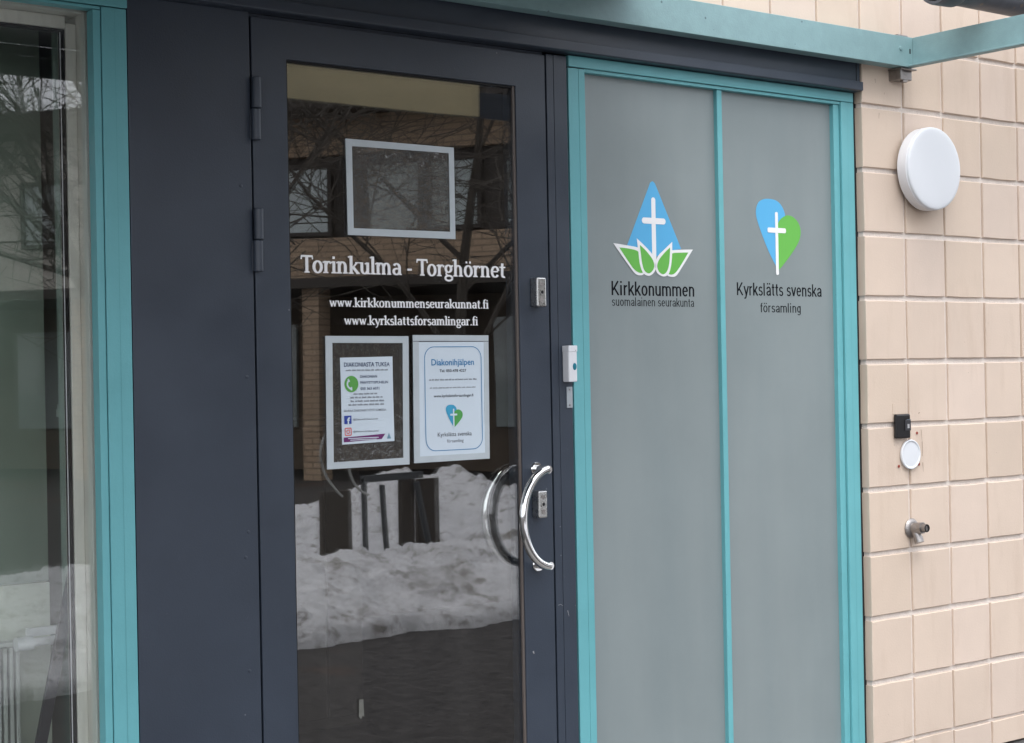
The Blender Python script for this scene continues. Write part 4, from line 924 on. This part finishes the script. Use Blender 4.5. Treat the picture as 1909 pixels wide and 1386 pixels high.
# ================================================================== DOORBELL, plate
bl = thing("doorbell", "white plastic wireless doorbell with oval teal button on the jamb", "doorbell", (-1.194, .0, 1.478))
B(-1.2085, -1.1790, -.0080, .0190, 1.478, 1.5735).build("body", M_white, bl, bevel=.003)
B(-1.2092, -1.1785, -.0095, .0190, 1.5580, 1.5750).build("cap", M_white, bl, bevel=.002)
bt = MB().lathe((-1.1885, -.0081, 1.519), (0, -1, 0), [(0, .0062), (.0015, .0058), (.0022, .004), (.0024, 0)], 28); bt.v = [(x, y, 1.519+(z-1.519)*1.55) for x, y, z in bt.v]
bt.build("button", mat("teal_button", (.0, .17, .24), .3), bl).scale = (1, 1, 1)
MB().lathe((-1.185, -.0081, 1.562), (0, -1, 0), [(0, .0012), (.0018, .001), (.0018, 0)], 10).build("indicator", M_ink2, bl)
np_ = thing("mounting_plate", "small pale grey plastic plate with two screws just below the doorbell", "plate", (-1.187, .0, 1.41))
B(-1.1965, -1.1765, .0165, .0194, 1.4085, 1.465).build("plate", mat("pale_grey_plastic", (.33, .36, .39), .45, var=.1, vscale=60), np_, bevel=.001)
for z in (1.458, 1.416): MB().lathe((-1.1865, .0164, z), (0, -1, 0), [(0, .0028), (.0012, .002), (.0012, 0)], 12).build("screw", M_cast, np_)

# ================================================================== CARD READER, cover, plugs, tap
cr_ = thing("card_reader", "small black square card reader on the tiles above the white cap", "card reader", (.16, 0, 1.31))
ro = B(.121, .1905, -.015, -.0022, 1.276, 1.353).build("body", M_black, cr_, bevel=.005)
B(.161, .1885, -.0175, -.0152, 1.300, 1.334).build("key_panel", mat("dark_grey_plastic", (.03, .03, .035), .3), cr_, bevel=.001)
B(.171, .180, -.0182, -.0176, 1.308, 1.321).build("symbol", mat("grey_print", (.35, .35, .36), .5), cr_)
B(.1705, .1905, -.0165, -.0151, 1.3345, 1.336).build("edge_line", mat("grey_line", (.10, .13, .17), .4), cr_)
B(.121, .189, -.0014, .0035, 1.353, 1.386).build("filler_patch", M_tiles[2], cr_)
rc = MB().lathe((.198, -.0015, 1.2235), (0, -1, 0), [(0, 0), (0, .046), (.004, .0475), (.0072, .0468), (.0084, .0445), (.0078, .0415), (.0058, .0395), (.0064, .02), (.0066, 0)], 64).build("cover_cap", M_opal)
rc['label'] = 'small round white blanking cap below the black card reader'; rc['category'] = 'cover'
M_plug = mat("red_brown_plug", (.30, .06, .04), .6)
for x, z, lab in ((.237, 1.290, "red wall plug above right of the white cap"), (.145, 1.188, "red wall plug left of the white cap, lowest of three"), (.2440, 1.190, "red wall plug touching the lower right of the white cap")):
    o = MB().lathe((x, -.0012, z), (0, -1, 0), [(0, .0048), (.0016, .0044), (.0016, .0022), (-.002, .002), (-.002, 0)], 14).build("wall_plug", M_plug)
    o['label'] = lab; o['category'] = 'wall plug'; o['group'] = 'wall plugs around the white cap'
tp_ = thing("outdoor_tap", "cast metal outdoor water tap with angled spout on the tiles", "tap", (.2, 0, .985))
TC = Vector((.199, 0, .989))
MB().lathe(TC, (0, -1, 0), [(0, 0), (0, .030), (.004, .0315), (.009, .0285), (.013, .022), (.013, .014)], 40).build("flange", M_cast, tp_)
MB().tube([TC+Vector((0, -.008, 0)), TC+Vector((0, -.024, 0)), TC+Vector((.001, -.034, .002))], [.0195, .0185, .0165], 24).build("body", M_cast, tp_)
MB().tube([TC+Vector((.001, -.032, .002)), TC+Vector((.002, -.046, .003))], .0200, 6).build("bonnet_nut", M_cast, tp_)
MB().tube([TC+Vector((.002, -.046, .003)), TC+Vector((.003, -.061, .003))], [.0135, .0128], 20).build("valve_stem", M_cast, tp_)
MB().lathe(TC+Vector((.003, -.0611, .003)), (0, -1, 0), [(0, .0128), (.002, .012), (.002, .0085), (-.006, .008), (-.006, 0)], 20).build("socket", M_gap, tp_)
MB().tube([TC+Vector((0, -.014, -.004)), TC+Vector((.0, -.024, -.020)), TC+Vector((.0, -.030, -.034))], [.0150, .0140, .0130], 20).tube([TC+Vector((.0, -.028, -.028)), TC+Vector((.0, -.034, -.044))], .0150, 20).build("spout", M_cast, tp_)

# landing in front of the door
ln = B(-2.6, 0, -1.1, -.021, -.1, .2).build("landing", M_conc, bevel=.008, **ST)
